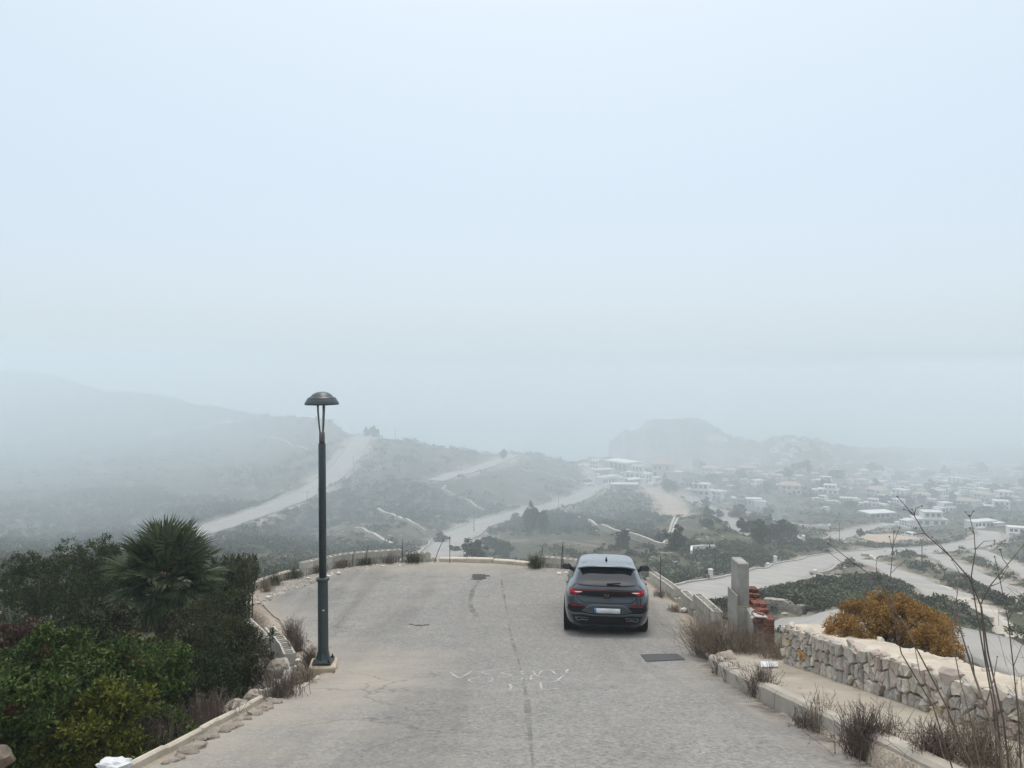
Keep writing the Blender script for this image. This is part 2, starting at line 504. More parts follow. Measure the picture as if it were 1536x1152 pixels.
for ri, (nm, hw, pl, kind) in enumerate(ROADS):
    P = [ray(px, row) for px, row in pl]
    # resample evenly, smooth
    dense = []
    for a, b in zip(P[:-1], P[1:]):
        n = max(2, int((b - a).length / 2.0))
        for k in range(n): dense.append(a.lerp(b, k / n))
    dense.append(P[-1])
    A = np.array([tuple(q) for q in dense])
    win = max(2, min(7, len(A) // 6))
    for _ in range(4):
        pad = np.concatenate([np.repeat(A[:1], win, 0), A, np.repeat(A[-1:], win, 0)])
        ker = np.ones(2 * win + 1) / (2 * win + 1)
        S = np.stack([np.convolve(pad[:, c], ker, 'valid') for c in range(3)], 1)
        S[0] = A[0]; S[-1] = A[-1]
        A = S
    if ri not in (3,):
        A[-4:, 2] -= np.linspace(0.0, 0.9, 4); A[:4, 2] -= np.linspace(0.9, 0.0, 4)
    ROADLINES.append(A)
    for q in A: road_pts.append((q, hw, ri))
kd = kdtree.KDTree(len(road_pts))
for i, (q, hw, ri) in enumerate(road_pts): kd.insert((q[0], q[1], 0), i)
kd.balance()
BARE = np.zeros_like(GZ)
RD = np.full_like(GZ, 99.0)
ii, jj = np.nonzero((GY > 32) & (GY < 620) & (UU[:, None] > -150) & (UU[:, None] < 1700))
for i, j in zip(ii.tolist(), jj.tolist()):
    q, k, dist = kd.find((GX[i, j], GY[i, j], 0))
    hw = road_pts[k][1]
    e = dist - hw
    RD[i, j] = e
    if e < 9:
        t = min(max((e - 0.9) / 6.0, 0), 1); t = t * t * (3 - 2 * t)
        GZ[i, j] = (road_pts[k][0][2] - 0.30) * (1 - t) + GZ[i, j] * t
BARE = np.where(GY < 80, 0.8, 1.0) * np.exp(-np.clip(RD - 0.8, 0, 99) / np.where(GY < 80, 0.8, np.where(GY < 130, 1.5, 2.6))) * np.clip(0.75 + 0.9 * fbm(GX / 9, GY / 9, 3, 77), 0, 1.3)

# ------------------------------------------------------------------ terrain mesh
def ground_material():
    m, nt, b = nodes_of('hillside_scrub')
    g = nt.nodes.new('ShaderNodeNewGeometry')
    pos = g.outputs['Position']
    n1 = noise(nt, pos, 0.11, 8, 0.62)
    n2 = noise(nt, pos, 0.9, 6, 0.65)
    n3 = noise(nt, pos, 0.028, 4, 0.55)
    green = mixc(nt, rampf(nt, n2, 0.35, 0.65), (0.055, 0.058, 0.038), (0.115, 0.112, 0.074))
    soil = mixc(nt, n2, (0.17, 0.145, 0.11), (0.30, 0.265, 0.215))
    fac = rampf(nt, n1, 0.50, 0.64)
    fac2 = rampf(nt, n3, 0.50, 0.68, 0, 0.35)
    mx = nt.nodes.new('ShaderNodeMath'); mx.operation = 'MAXIMUM'
    nt.links.new(fac, mx.inputs[0]); nt.links.new(fac2, mx.inputs[1])
    sc = nt.nodes.new('ShaderNodeMath'); sc.operation = 'MULTIPLY'; sc.inputs[1].default_value = 0.62
    nt.links.new(mx.outputs[0], sc.inputs[0])
    c = mixc(nt, sc.outputs[0], green, soil)
    at = nt.nodes.new('ShaderNodeAttribute'); at.attribute_name = 'bare'
    ad = nt.nodes.new('ShaderNodeMath'); ad.operation = 'MULTIPLY_ADD'
    nt.links.new(at.outputs['Fac'], ad.inputs[0]); ad.inputs[1].default_value = 1.5
    nsub = nt.nodes.new('ShaderNodeMath'); nsub.operation = 'SUBTRACT'; nsub.inputs[1].default_value = 0.72
    nt.links.new(n2, nsub.inputs[0]); nt.links.new(nsub.outputs[0], ad.inputs[2])
    cl = nt.nodes.new('ShaderNodeClamp'); nt.links.new(ad.outputs[0], cl.inputs[0])
    bank = mixc(nt, noise(nt, pos, 1.7, 5, 0.7), (0.24, 0.20, 0.155), (0.46, 0.40, 0.33))
    c = mixc(nt, cl.outputs[0], c, bank)
    nt.links.new(c, b.inputs['Base Color'])
    b.inputs['Roughness'].default_value = 0.95
    b.inputs['Specular IOR Level'].default_value = 0.1
    bump(nt, b, n2, 0.6, 0.6)
    return m
M_ground = ground_material()
nu, nv = GZ.shape
V = np.stack([GX, GY, GZ], -1).reshape(-1, 3)
idx = np.arange(nu * nv).reshape(nu, nv)
Q = np.stack([idx[:-1, :-1], idx[1:, :-1], idx[1:, 1:], idx[:-1, 1:]], -1).reshape(-1, 4)
me = np_mesh('ground', V, Q, M_ground, smooth=True)
nearbare = np.exp(-np.clip(_d - 0.4, 0, 99) / 1.2)
att = me.attributes.new('bare', 'FLOAT', 'POINT')
att.data.foreach_set('value', np.maximum(BARE, nearbare).astype(np.float32).ravel())
o = link('ground', me); tag(o, kind='structure')

# the hillside the photographer stands on, behind the viewpoint
bx = np.linspace(-70, 70, 57); by = np.linspace(-30, 1.7, 30)
BX, BY = np.meshgrid(bx, by, indexing='ij')
bz = -drop(np.clip(BY, -12, 3)) - 0.06 - 0.12 * np.maximum(np.abs(BX) - 4, 0)
bz = np.minimum(bz, 4.2 + 0 * bz)
i2 = np.arange(bz.size).reshape(bz.shape)
me = np_mesh('ground_uphill', np.stack([BX, BY, bz], -1).reshape(-1, 3), np.stack([i2[:-1, :-1], i2[1:, :-1], i2[1:, 1:], i2[:-1, 1:]], -1).reshape(-1, 4), M_ground, True)
tag(link('hillside', me), kind='structure')

# sea
M_sea = flat_mat('sea_water', (0.05, 0.09, 0.11), 0.25)
me = np_mesh('sea', [(-3900, 30, -178), (3900, 30, -178), (3900, 2900, -178), (-3900, 2900, -178)], [(0, 1, 2, 3)], M_sea)
tag(link('sea', me), kind='structure')

# ------------------------------------------------------------------ the road strips
def road_asphalt(name, ca, cb, dust):
    m, nt, b = nodes_of(name)
    g = nt.nodes.new('ShaderNodeNewGeometry'); pos = g.outputs['Position']
    c = mixc(nt, rampf(nt, noise(nt, pos, 0.25, 6, 0.6), 0.35, 0.65), ca, cb)
    c = mixc(nt, rampf(nt, noise(nt, pos, 0.07, 4, 0.6), 0.5, 0.7, 0, 0.6), c, dust)
    nt.links.new(c, b.inputs['Base Color']); b.inputs['Roughness'].default_value = 0.9
    bump(nt, b, noise(nt, pos, 4, 4, 0.7), 0.3, 0.05)
    return m
M_road = road_asphalt('pale_old_asphalt', (0.27, 0.26, 0.24), (0.35, 0.335, 0.31), (0.38, 0.345, 0.29))
M_dirt = road_asphalt('packed_dirt', (0.33, 0.27, 0.21), (0.42, 0.35, 0.28), (0.46, 0.36, 0.27))
M_rub = road_asphalt('rubble_strip', (0.36, 0.32, 0.26), (0.50, 0.46, 0.40), (0.2, 0.19, 0.14))
M_kerb = stone_mat('road_kerb', (0.30, 0.28, 0.25), (0.42, 0.40, 0.36), 1.0, bs=0.2)
def strip(A, hw, m, name, lift=0.0, jitter=0.25, kerb=True):
    A = np.asarray(A)
    T = np.gradient(A[:, :2], axis=0); T /= np.linalg.norm(T, axis=1)[:, None] + 1e-9
    Nn = np.stack([-T[:, 1], T[:, 0]], 1)
    ts = np.linspace(-1, 1, 7)
    n = len(A)
    j = fbm(np.arange(n) * 0.31, np.zeros(n) + hw, 3, 21) * jitter
    V = []
    for t in ts:
        off = t * hw + np.sign(t) * (abs(t) == 1) * j
        V.append(np.stack([A[:, 0] + Nn[:, 0] * off, A[:, 1] + Nn[:, 1] * off, A[:, 2] + lift + 0.0 * off], 1))
    V = np.stack(V, 1)
    ix = np.arange(n * 7).reshape(n, 7)
    Q = np.stack([ix[:-1, :-1], ix[1:, :-1], ix[1:, 1:], ix[:-1, 1:]], -1).reshape(-1, 4)
    # skirts so the edge has thickness
    low = V[:, [0, 6]].copy(); low[:, :, 2] -= 0.6
    V2 = np.concatenate([V.reshape(-1, 3), low.reshape(-1, 3)])
    il = n * 7 + np.arange(n * 2).reshape(n, 2)
    Q2 = np.concatenate([Q, np.stack([ix[:-1, 0], il[:-1, 0], il[1:, 0], ix[1:, 0]], -1), np.stack([ix[:-1, 6], ix[1:, 6], il[1:, 1], il[:-1, 1]], -1)])
    me = np_mesh(name, V2, Q2, m, True)
    ob = tag(link(name, me), kind='structure')
    return V
for (nm, hw, pl, kind), A in zip(ROADS, ROADLINES):
    lift = {'asphalt': 0.0, 'dirt': -0.10, 'rubble': -0.12}[kind]
    V = strip(A, hw, {'asphalt': M_road, 'dirt': M_dirt, 'rubble': M_rub}[kind], nm, lift, 0.55 if kind == 'asphalt' else 1.2)
    if kind == 'asphalt':
        # a low kerb along both edges, left out where another road joins
        for side, sgn in ((0, 1), (6, -1)):
            E = V[:, side]
            mb = MB()
            for a, b in zip(E[:-1], E[1:]):
                mid = (a + b) / 2
                near = [1 for q, h2, r2 in road_pts if r2 != ROADLINES.index(A) and 0] if False else []
                d = Vector((b - a)); L = d.length
                if L < 0.05: continue
                d.normalize(); nrm = Vector((-d.y, d.x, 0)) * 0.35 * sgn
                a_, b_ = Vector(a), Vector(b)
                nrm = -nrm if side == 0 else -nrm
                up = Vector((0, 0, 0.14))
                mb.add([a_ - up * 1, b_ - up * 1, b_ + up, a_ + up, a_ + nrm + up, b_ + nrm + up, b_ + nrm - up * 3, a_ + nrm - up * 3],
                       [(0, 1, 2, 3), (3, 2, 5, 4), (4, 5, 6, 7)])
            if mb.v and hw >= 2.6:
                tag(mb.build('kerb_line', M_kerb), kind='structure')

# ------------------------------------------------------------------ the headland far across the bay
SK = [(903, 682), (912.5, 674), (914, 645), (930, 645.5), (945, 646), (953, 645), (959, 640), (971, 634), (990, 633), (1000, 629), (1012, 625.5), (1030, 627), (1050, 630), (1065, 637), (1080, 645), (1095, 654), (1110, 660), (1135, 664), (1155, 661), (1175, 656), (1200, 656), (1222, 661), (1250, 669), (1300, 679), (1380, 688), (1480, 694), (1600, 700)]
M_head = None
def headland_material():
    m, nt, b = nodes_of('headland_rock')
    g = nt.nodes.new('ShaderNodeNewGeometry'); pos = g.outputs['Position']
    sp = nt.nodes.new('ShaderNodeSeparateXYZ'); nt.links.new(g.outputs['Normal'], sp.inputs[0])
    n1 = noise(nt, pos, 0.03, 7, 0.65)
    c = mixc(nt, rampf(nt, n1, 0.4, 0.66), (0.045, 0.05, 0.04), (0.22, 0.20, 0.16))
    c = mixc(nt, rampf(nt, sp.outputs['Z'], 0.45, 0.75, 0.8, 0.0), c, (0.36, 0.32, 0.27))
    nt.links.new(c, b.inputs['Base Color']); b.inputs['Roughness'].default_value = 0.95
    return m
M_head = headland_material()
hu = np.concatenate([np.arange(900, 936, 1.0), np.arange(936, 1600, 2.5)])
hd = np.concatenate([np.linspace(760, 1000, 40), np.linspace(1010, 1180, 16)])
sk = np.interp(hu, [a for a, b in SK], [b for a, b in SK])
HD = 1000.0
sk = sk + 3.0 * fbm(hu / 10, hu * 0 + 2.2, 4, 91) * np.clip((hu - 915) / 8, 0, 1)
HX = np.empty((len(hu), len(hd))); HZ = np.empty_like(HX); HY = np.repeat(hd[None], len(hu), 0)
for i, u in enumerate(hu):
    ztop = -(sk[i] - HOR) / F * HD
    t = np.clip((hd - 790 - 60 * math.exp(-((u - 914) / 25) ** 2)) / (HD - 790), 0, 1)
    rise = t ** 0.9
    back = sstep(1005, 1180, hd)
    zb = -175.0 if u < 1010 else -175 + min(1, (u - 1010) / 200) * 55
    HZ[i] = zb + (ztop - zb) * rise * (1 - back)
    HX[i] = (u - 768) / F * hd
HZ += np.clip((HZ + 175) / 40, 0, 1) * sstep(998, 940, HY) * (11 * fbm(HX / 60, HY / 60, 5, 31)) + np.clip((HZ + 175) / 40, 0, 1) * 3.2 * fbm(HX / 16, HY / 16, 3, 33)
ih = np.arange(HX.size).reshape(HX.shape)
me = np_mesh('headland', np.stack([HX, HY, HZ], -1).reshape(-1, 3), np.stack([ih[:-1, :-1], ih[1:, :-1], ih[1:, 1:], ih[:-1, 1:]], -1).reshape(-1, 4), M_head, True)
tag(link('headland', me), kind='structure')

# ------------------------------------------------------------------ the fog: one even box round everything
m_h = bpy.data.materials.new('haze_air'); m_h.use_nodes = True
hn = m_h.node_tree; hn.nodes.clear()
ho = hn.nodes.new('ShaderNodeOutputMaterial')
pv = hn.nodes.new('ShaderNodeVolumePrincipled')
pv.inputs['Color'].default_value = (0.872, 0.955, 1.0, 1)
pv.inputs['Density'].default_value = HAZE_DENSITY
pv.inputs['Density Attribute'].default_value = ''
pv.inputs['Anisotropy'].default_value = 0.0
hn.links.new(pv.outputs[0], ho.inputs['Volume'])
hb = MB().box(-4000, 4000, -60, 3000, -300, 9.0)
ob = hb.build('haze', m_h); tag(ob, kind='stuff')
# denser banks of the same fog that lie over the valley and against the left hill
def fog_bank(plan, dens, z0=-290.0, z1=7.0):
    m = m_h.copy(); m.name = 'fog_air'
    m.node_tree.nodes['Principled Volume'].inputs['Density'].default_value = dens
    n = len(plan)
    mb = MB(); mb.add([(x, y, z0) for x, y in plan] + [(x, y, z1) for x, y in plan], [tuple(range(n - 1, -1, -1)), tuple(range(n, 2 * n))] + [(i, (i + 1) % n, n + (i + 1) % n, n + i) for i in range(n)])
    tag(mb.build('fog_bank', m), kind='stuff')
fog_bank([(-900, 85), (0, 100), (128, 330), (-900, 330)], 0.0042)
fog_bank([(-900, 60), (-62, 105), (-95, 425), (-900, 425)], 0.0030, -290, 6.0)
fog_bank([(85, 300), (1200, 300), (1200, 800), (450, 800)], 0.0022, -290, 6.5)
# ------------------------------------------------------------------ the asphalt of the steep road and the turnaround
def deck_material():
    m, nt, b = nodes_of('weathered_asphalt')
    g = nt.nodes.new('ShaderNodeNewGeometry'); pos = g.outputs['Position']
    at = nt.nodes.new('ShaderNodeAttribute'); at.attribute_name = 'edge'
    big = noise(nt, pos, 0.28, 5, 0.6)
    mid = noise(nt, pos, 1.6, 6, 0.65)
    fine = noise(nt, pos, 46.0, 3, 0.75)
    vor = nt.nodes.new('ShaderNodeTexVoronoi'); vor.inputs['Scale'].default_value = 62.0
    nt.links.new(pos, vor.inputs['Vector'])
    vsep = nt.nodes.new('ShaderNodeSeparateColor'); nt.links.new(vor.outputs['Color'], vsep.inputs[0])
    c = mixc(nt, rampf(nt, mid, 0.34, 0.66), (0.228, 0.221, 0.207), (0.295, 0.286, 0.268))
    c = mixc(nt, rampf(nt, big, 0.36, 0.64, 0, 0.7), c, (0.245, 0.235, 0.216))
    # pale aggregate and dark binder: the speckle of worn asphalt
    c = mixc(nt, rampf(nt, vsep.outputs[0], 0.55, 1.0, 0, 0.45), c, (0.40, 0.39, 0.365))
    c = mixc(nt, rampf(nt, vsep.outputs[1], 0.60, 1.0, 0, 0.65), c, (0.105, 0.102, 0.096))
    c = mixc(nt, rampf(nt, fine, 0.42, 0.7, 0, 0.5), c, (0.15, 0.145, 0.135))
    v2 = nt.nodes.new('ShaderNodeTexVoronoi'); v2.inputs['Scale'].default_value = 27.0
    nt.links.new(pos, v2.inputs['Vector'])
    v2s = nt.nodes.new('ShaderNodeSeparateColor'); nt.links.new(v2.outputs['Color'], v2s.inputs[0])
    c = mixc(nt, rampf(nt, v2s.outputs[0], 0.62, 1.0, 0, 0.38), c, (0.40, 0.39, 0.365))
    c = mixc(nt, rampf(nt, v2s.outputs[1], 0.62, 1.0, 0, 0.6), c, (0.12, 0.118, 0.112))
    c = mixc(nt, rampf(nt, noise(nt, pos, 5.5, 5, 0.75), 0.50, 0.72, 0, 0.45), c, (0.16, 0.156, 0.148))
    # darker lanes worn by tyres, running along the road
    st = nt.nodes.new('ShaderNodeMapping'); st.inputs['Scale'].default_value = (1.15, 0.07, 0.07)
    nt.links.new(pos, st.inputs[0])
    lane = noise(nt, st.outputs[0], 1.0, 4, 0.6, 0.3)
    c = mixc(nt, rampf(nt, lane, 0.49, 0.66, 0, 0.55), c, (0.145, 0.139, 0.129))
    # blown dust
    dn = nt.nodes.new('ShaderNodeMath'); dn.operation = 'MULTIPLY_ADD'
    nt.links.new(at.outputs['Fac'], dn.inputs[0]); dn.inputs[1].default_value = 1.35
    ns = rampf(nt, noise(nt, pos, 0.9, 7, 0.65), 0.3, 0.7, -0.42, 0.28)
    nt.links.new(ns, dn.inputs[2])
    cl = nt.nodes.new('ShaderNodeClamp'); nt.links.new(dn.outputs[0], cl.inputs[0])
    dust = mixc(nt, rampf(nt, fine, 0.35, 0.65), (0.30, 0.267, 0.218), (0.39, 0.355, 0.30))
    c = mixc(nt, cl.outputs[0], c, dust)
    sa = nt.nodes.new('ShaderNodeAttribute'); sa.attribute_name = 'soil'
    sm = nt.nodes.new('ShaderNodeMath'); sm.operation = 'MULTIPLY'
    nt.links.new(sa.outputs['Fac'], sm.inputs[0]); nt.links.new(rampf(nt, noise(nt, pos, 3.4, 6, 0.7), 0.40, 0.56), sm.inputs[1])
    c = mixc(nt, sm.outputs[0], c, mixc(nt, fine, (0.05, 0.042, 0.034), (0.12, 0.10, 0.08)))
    # hairline cracks
    wv = nt.nodes.new('ShaderNodeTexVoronoi'); wv.feature = 'DISTANCE_TO_EDGE'; wv.inputs['Scale'].default_value = 0.42
    ws = nt.nodes.new('ShaderNodeVectorMath'); ws.operation = 'MULTIPLY_ADD'
    wn = nt.nodes.new('ShaderNodeTexNoise'); wn.inputs['Scale'].default_value = 1.3; wn.inputs['Detail'].default_value = 5
    nt.links.new(pos, wn.inputs['Vector'])
    nt.links.new(wn.outputs['Color'], ws.inputs[0]); ws.inputs[1].default_value = (0.9, 0.9, 0.9); nt.links.new(pos, ws.inputs[2])
    nt.links.new(ws.outputs[0], wv.inputs['Vector'])
    cr = rampf(nt, wv.outputs['Distance'], 0.0, 0.010, 0.55, 0.0)
    crm = nt.nodes.new('ShaderNodeMath'); crm.operation = 'MULTIPLY'
    nt.links.new(cr, crm.inputs[0]); nt.links.new(rampf(nt, noise(nt, pos, 0.35, 2), 0.5, 0.6), crm.inputs[1])
    c = mixc(nt, crm.outputs[0], c, (0.08, 0.078, 0.072))
    nt.links.new(c, b.inputs['Base Color'])
    b.inputs['Roughness'].default_value = 0.88
    b.inputs['Specular IOR Level'].default_value = 0.3
    hgt = nt.nodes.new('ShaderNodeMath'); hgt.operation = 'ADD'
    nt.links.new(fine, hgt.inputs[0]); nt.links.new(vsep.outputs[0], hgt.inputs[1])
    bump(nt, b, hgt.outputs[0], 0.55, 0.012)
    return m
M_deck = deck_material()
ys = np.concatenate([np.arange(-11, 3, 0.5), np.arange(3, YFAR, 0.12), [YFAR]])
nx = 64
rag = lambda y, s: 0.07 * fbm(y * 1.7, y * 0 + s, 4, 41)
XL = xl(ys) + rag(ys, 0.5); XR = xr(ys) + rag(ys, 7.5)
XL[ys < 4] = xl(4.0) ; XR[ys < 4] = np.minimum(XR[ys < 4], 3.05)
t = np.linspace(0, 1, nx); t = t + 0.045 * np.sin(2 * np.pi * t) * -1
DX = XL[:, None] * (1 - t) + XR[:, None] * t
DY = np.repeat(ys[:, None], nx, 1)
DZ = -drop(DY) + 0.012 * fbm(DX * 0.5, DY * 0.5, 3, 45)
idd = np.arange(DX.size).reshape(DX.shape)
me = np_mesh('asphalt', np.stack([DX, DY, DZ], -1).reshape(-1, 3), np.stack([idd[:-1, :-1], idd[:-1, 1:], idd[1:, 1:], idd[1:, :-1]], -1).reshape(-1, 4), M_deck, True)
edl = np.minimum(DX - XL[:, None], 1e9); edr = XR[:, None] - DX
wl = np.where(DY < 12, 0.9, 0.8); 
ed = np.maximum(0.68 * np.exp(-edl / wl), 0.55 * np.exp(-edr / 0.45))
ed = np.maximum(ed, 0.95 * np.exp(-np.maximum(YFAR - DY, 0) / 1.5))
ed = np.maximum(ed, 0.75 * np.exp(-((DX + 2.2) / 1.1) ** 2 - ((DY - 11.3) / 2.5) ** 2))
at = me.attributes.new('edge', 'FLOAT', 'POINT'); at.data.foreach_set('value', ed.astype(np.float32).ravel())
so = np.exp(-(edr / 0.26) ** 2) * (DY < 17)
at = me.attributes.new('soil', 'FLOAT', 'POINT'); at.data.foreach_set('value', so.astype(np.float32).ravel())
tag(link('road', me), kind='structure')

def decal_mat(name, c, amt, scale, lo=0.35, hi=0.6):
    m, nt, b = nodes_of(name)
    g = nt.nodes.new('ShaderNodeNewGeometry'); pos = g.outputs['Position']
    b.inputs['Base Color'].default_value = (*c, 1); b.inputs['Roughness'].default_value = 0.9
    tr = nt.nodes.new('ShaderNodeBsdfTransparent')
    ms = nt.nodes.new('ShaderNodeMixShader')
    nt.links.new(rampf(nt, noise(nt, pos, scale, 5, 0.7), lo, hi, 0, amt), ms.inputs[0])
    nt.links.new(tr.outputs[0], ms.inputs[1]); nt.links.new(b.outputs[0], ms.inputs[2])
    nt.links.new(ms.outputs[0], nt.nodes['Material Output'].inputs['Surface'])
    return m
def dz(x, y): return -float(drop(y)) + 0.012 * float(fbm(np.array(x * 0.5), np.array(y * 0.5), 3, 45))
def on_deck(p, lift):
    return Vector((p.x, p.y, dz(p.x, p.y) + lift))
def ribbon(mb, pts, wdt, lift=0.006):
    """thin painted or worn line lying on the asphalt; wdt may vary along it"""
    P = []
    for a, b in zip(pts[:-1], pts[1:]):
        n = max(1, int((b - a).length / 0.12))
        for k in range(n): P.append(a.lerp(b, k / n))
    P.append(pts[-1])
    vs = []
    for i, p in enumerate(P):
        tt = (P[min(i + 1, len(P) - 1)] - P[max(i - 1, 0)]); tt.z = 0
        if tt.length < 1e-6: tt = Vector((1, 0, 0))
        tt.normalize(); nn = Vector((-tt.y, tt.x, 0)) * (wdt(i / max(1, len(P) - 1)) if callable(wdt) else wdt) * 0.5 * (1 + 0.25 * vnoise(np.array(i * .35), np.array(len(P) * 1.7), 3).item())
        vs += [on_deck(p - nn, lift), on_deck(p + nn, lift)]
    mb.add(vs, [(2 * i, 2 * i + 1, 2 * i + 3, 2 * i + 2) for i in range(len(P) - 1)])
def D(*pp): return [deck(a, b) for a, b in pp]
def curve(cx, cy_, rx, ry, a0, a1, n=10):
    return [deck(cx + rx * math.cos(rad(a0 + (a1 - a0) * i / n)), cy_ + ry * math.sin(rad(a0 + (a1 - a0) * i / n))) for i in range(n + 1)]

# white chalk words, written by someone looking uphill (so upside down from here)
zx = lambda x: 660 + x / 6.98
zy = lambda y: 990 + y / 6.98
def Z(*pp): return D(*[(zx(a), zy(b)) for a, b in pp])
mb = MB()
strokes = [Z((100, 126), (150, 160), (200, 192)), Z((200, 192), (262, 160), (335, 122)),
           Z((590, 108), (480, 118), (430, 132), (480, 145), (550, 162)), Z((745, 120), (680, 126), (640, 138), (690, 150), (750, 163), (735, 174), (600, 184)),
           Z((848, 118), (856, 145), (872, 160)), Z((820, 205), (835, 218), (860, 205), (858, 190)),
           Z((972, 115), (985, 140), (995, 158), (955, 175), (950, 215)), Z((990, 160), (1050, 183)),
           Z((1040, 162), (1048, 130), (1080, 112), (1130, 108), (1180, 122), (1200, 150)), Z((1200, 151), (1300, 151)),
           Z((1460, 100), (1400, 95), (1340, 102), (1318, 130), (1330, 150), (1460, 150)), Z((1310, 160), (1270, 185), (1230, 225), (1190, 236), (1150, 228)),
           Z((1085, 199), (1245, 199)),
           Z((550, 190), (480, 186), (380, 190), (310, 205), (300, 216), (340, 234), (420, 241), (510, 234), (555, 215), (540, 195)),
           Z((630, 258), (690, 252), (735, 262), (745, 300), (735, 318)), Z((650, 324), (790, 322)), Z((455, 322), (520, 318)), Z((478, 291), (540, 289)),
           Z((845, 324), (1000, 318), (1130, 318), (1245, 304)), Z((1052, 240), (1058, 290), (1064, 318))]
for s_ in strokes: ribbon(mb, s_, lambda t: 0.026 + 0.012 * math.sin(3.1 * t))
M_chalk = decal_mat('chalk', (0.70, 0.69, 0.66), 0.62, 22.0, 0.32, 0.64)
tag(mb.build('chalk_writing', M_chalk), 'white chalk writing scrawled upside down on the grey asphalt behind the car', 'graffiti')

# dark tar patch to the right, stains and seams
M_tar = stone_mat('tar', (0.035, 0.035, 0.037), (0.06, 0.06, 0.062), 9, 0.7, 0.5, 0.01)
def patch(pix, m, name, lift, thick, label, cat, kind=None, wob=0.0):
    P = []
    pp = D(*pix)
    for a, b in zip(pp, pp[1:] + pp[:1]):
        for k in range(6):
            q = a.lerp(b, k / 6); q.x += R.uniform(-wob, wob); q.y += R.uniform(-wob, wob); P.append(q)
    vs = [on_deck(q, lift + thick) for q in P] + [on_deck(q, -0.01) for q in P]
    n = len(P)
    mb = MB(); mb.add(vs, [tuple(range(n))] + [(i, i + n, (i + 1) % n + n, (i + 1) % n) for i in range(n)])
    o = mb.build(name, m); tag(o, label, cat, kind=kind)
    return o
patch([(961, 982.5), (1016, 981.5), (1028, 990.5), (969, 992.5)], M_tar, 'asphalt_patch', 0.0, 0.012, 'dark rectangular tar patch in the asphalt right of and behind the car', 'road patch', wob=0.012)
M_stain = decal_mat('oil_stain', (0.055, 0.053, 0.05), 0.85, 2.2, 0.25, 0.52)
patch([(704, 863), (718, 861), (732, 864), (733, 868), (722, 870), (708, 869)], M_stain, 'tar_stain', 0.006, 0.0, 'dark oily stain near the far edge of the turnaround', 'stain', wob=0.10)
for px, py, w_, h_ in ((617, 936.5, 5, .7), (628, 938.2, 8, 1.0), (640, 937, 5, .8), (462, 961, 2.5, .7)):
    q = D(*[(px + w_ * math.cos(a) * R.uniform(.7, 1.2), py + h_ * math.sin(a) * R.uniform(.7, 1.2)) for a in np.linspace(0, 6.28, 12)[:-1]])
    tag(MB().add([on_deck(p, 0.007) for p in q], [tuple(range(len(q)))]).build('tar_spot', M_tar), 'small black tar spot on the asphalt near the lamp' if px < 500 else 'small black tar spot in the middle of the turnaround', 'stain', 'tar spots on the turnaround')
M_seam = decal_mat('seam', (0.11, 0.108, 0.104), 0.38, 2.2, 0.38, 0.68)
M_skid = decal_mat('skid', (0.11, 0.108, 0.103), 0.42, 2.6, 0.3, 0.7)
mb = MB()
ribbon(mb, D((752, 870), (758, 905), (763, 935), (768, 960), (776, 985), (784, 1015), (790, 1050), (794, 1090), (800, 1151)), lambda t: 0.045 + 0.025 * math.sin(17 * t), 0.006)
ribbon(mb, D((610, 1107), (680, 1104), (740, 1105), (800, 1103)), 0.03, 0.006)
ribbon(mb, D((750, 868), (690, 866), (640, 866)), 0.05, 0.006)
tag(mb.build('asphalt_seam', M_seam), kind='structure')
mb = MB()
ribbon(mb, D((718, 872), (710, 885), (706, 898), (706, 908), (710, 918), (716, 925)), 0.11, 0.010)
tag(mb.build('skid_mark', M_skid), kind='structure')


# ------------------------------------------------------------------ right hand kerb and pavement
M_conc = stone_mat('kerb_concrete', (0.31, 0.275, 0.225), (0.42, 0.385, 0.325), 2.5, bs=0.4, bd=0.012, stain=(0.22, 0.19, 0.15), stain_amt=0.5, rnd=0.08)
M_pave = stone_mat('pavement_concrete', (0.27, 0.235, 0.185), (0.38, 0.34, 0.275), 1.6, bs=0.6, bd=0.015, stain=(0.19, 0.16, 0.12), stain_amt=0.7)
kerb = empty('kerb', (3.15, 9.0, dz(3.15, 9.0)), label='pale concrete kerb along the right side of the steep road', cat='kerb')
y = 3.0
first = True
KX = lambda y: 3.02 + 0.30 * max(0, (y - 10.5) / 2.6) ** 1.5
while y < 12.9:
    L = 0.98 if y < 11.8 else 12.9 - y
    y1 = min(y + L, 12.9)
    mb = MB()
    n = 5
    vs = []
    for k in range(n + 1):
        yy = y + 0.008 + (y1 - y - 0.016) * k / n
        x0 = KX(yy) + R.uniform(-.006, .006); zz = -float(drop(yy)); top = 0.20 + R.uniform(-.008, .006)
        if yy > 12.55: top *= 0.72
        vs += [(x0, yy, zz - 0.15), (x0 + 0.015, yy, zz + top - 0.035), (x0 + 0.045, yy, zz + top), (x0 + 0.165, yy, zz + top), (x0 + 0.18, yy, zz + top - 0.02), (x0 + 0.18, yy, zz - 0.15)]
    fs = []
    for k in range(n):
        for j in range(5): fs.append((k * 6 + j, k * 6 + j + 1, k * 6 + 7 + j, k * 6 + 6 + j))
    fs += [tuple(range(5, -1, -1)), tuple(n * 6 + j for j in range(6))]
    c0 = Vector((KX(y), y, -float(drop(y))))
    mb.add([Vector(q) - c0 for q in vs], fs)
    o = mb.build('kerb_stone', M_conc, kerb); o.location = c0 - Vector(kerb.location)
    y = y1
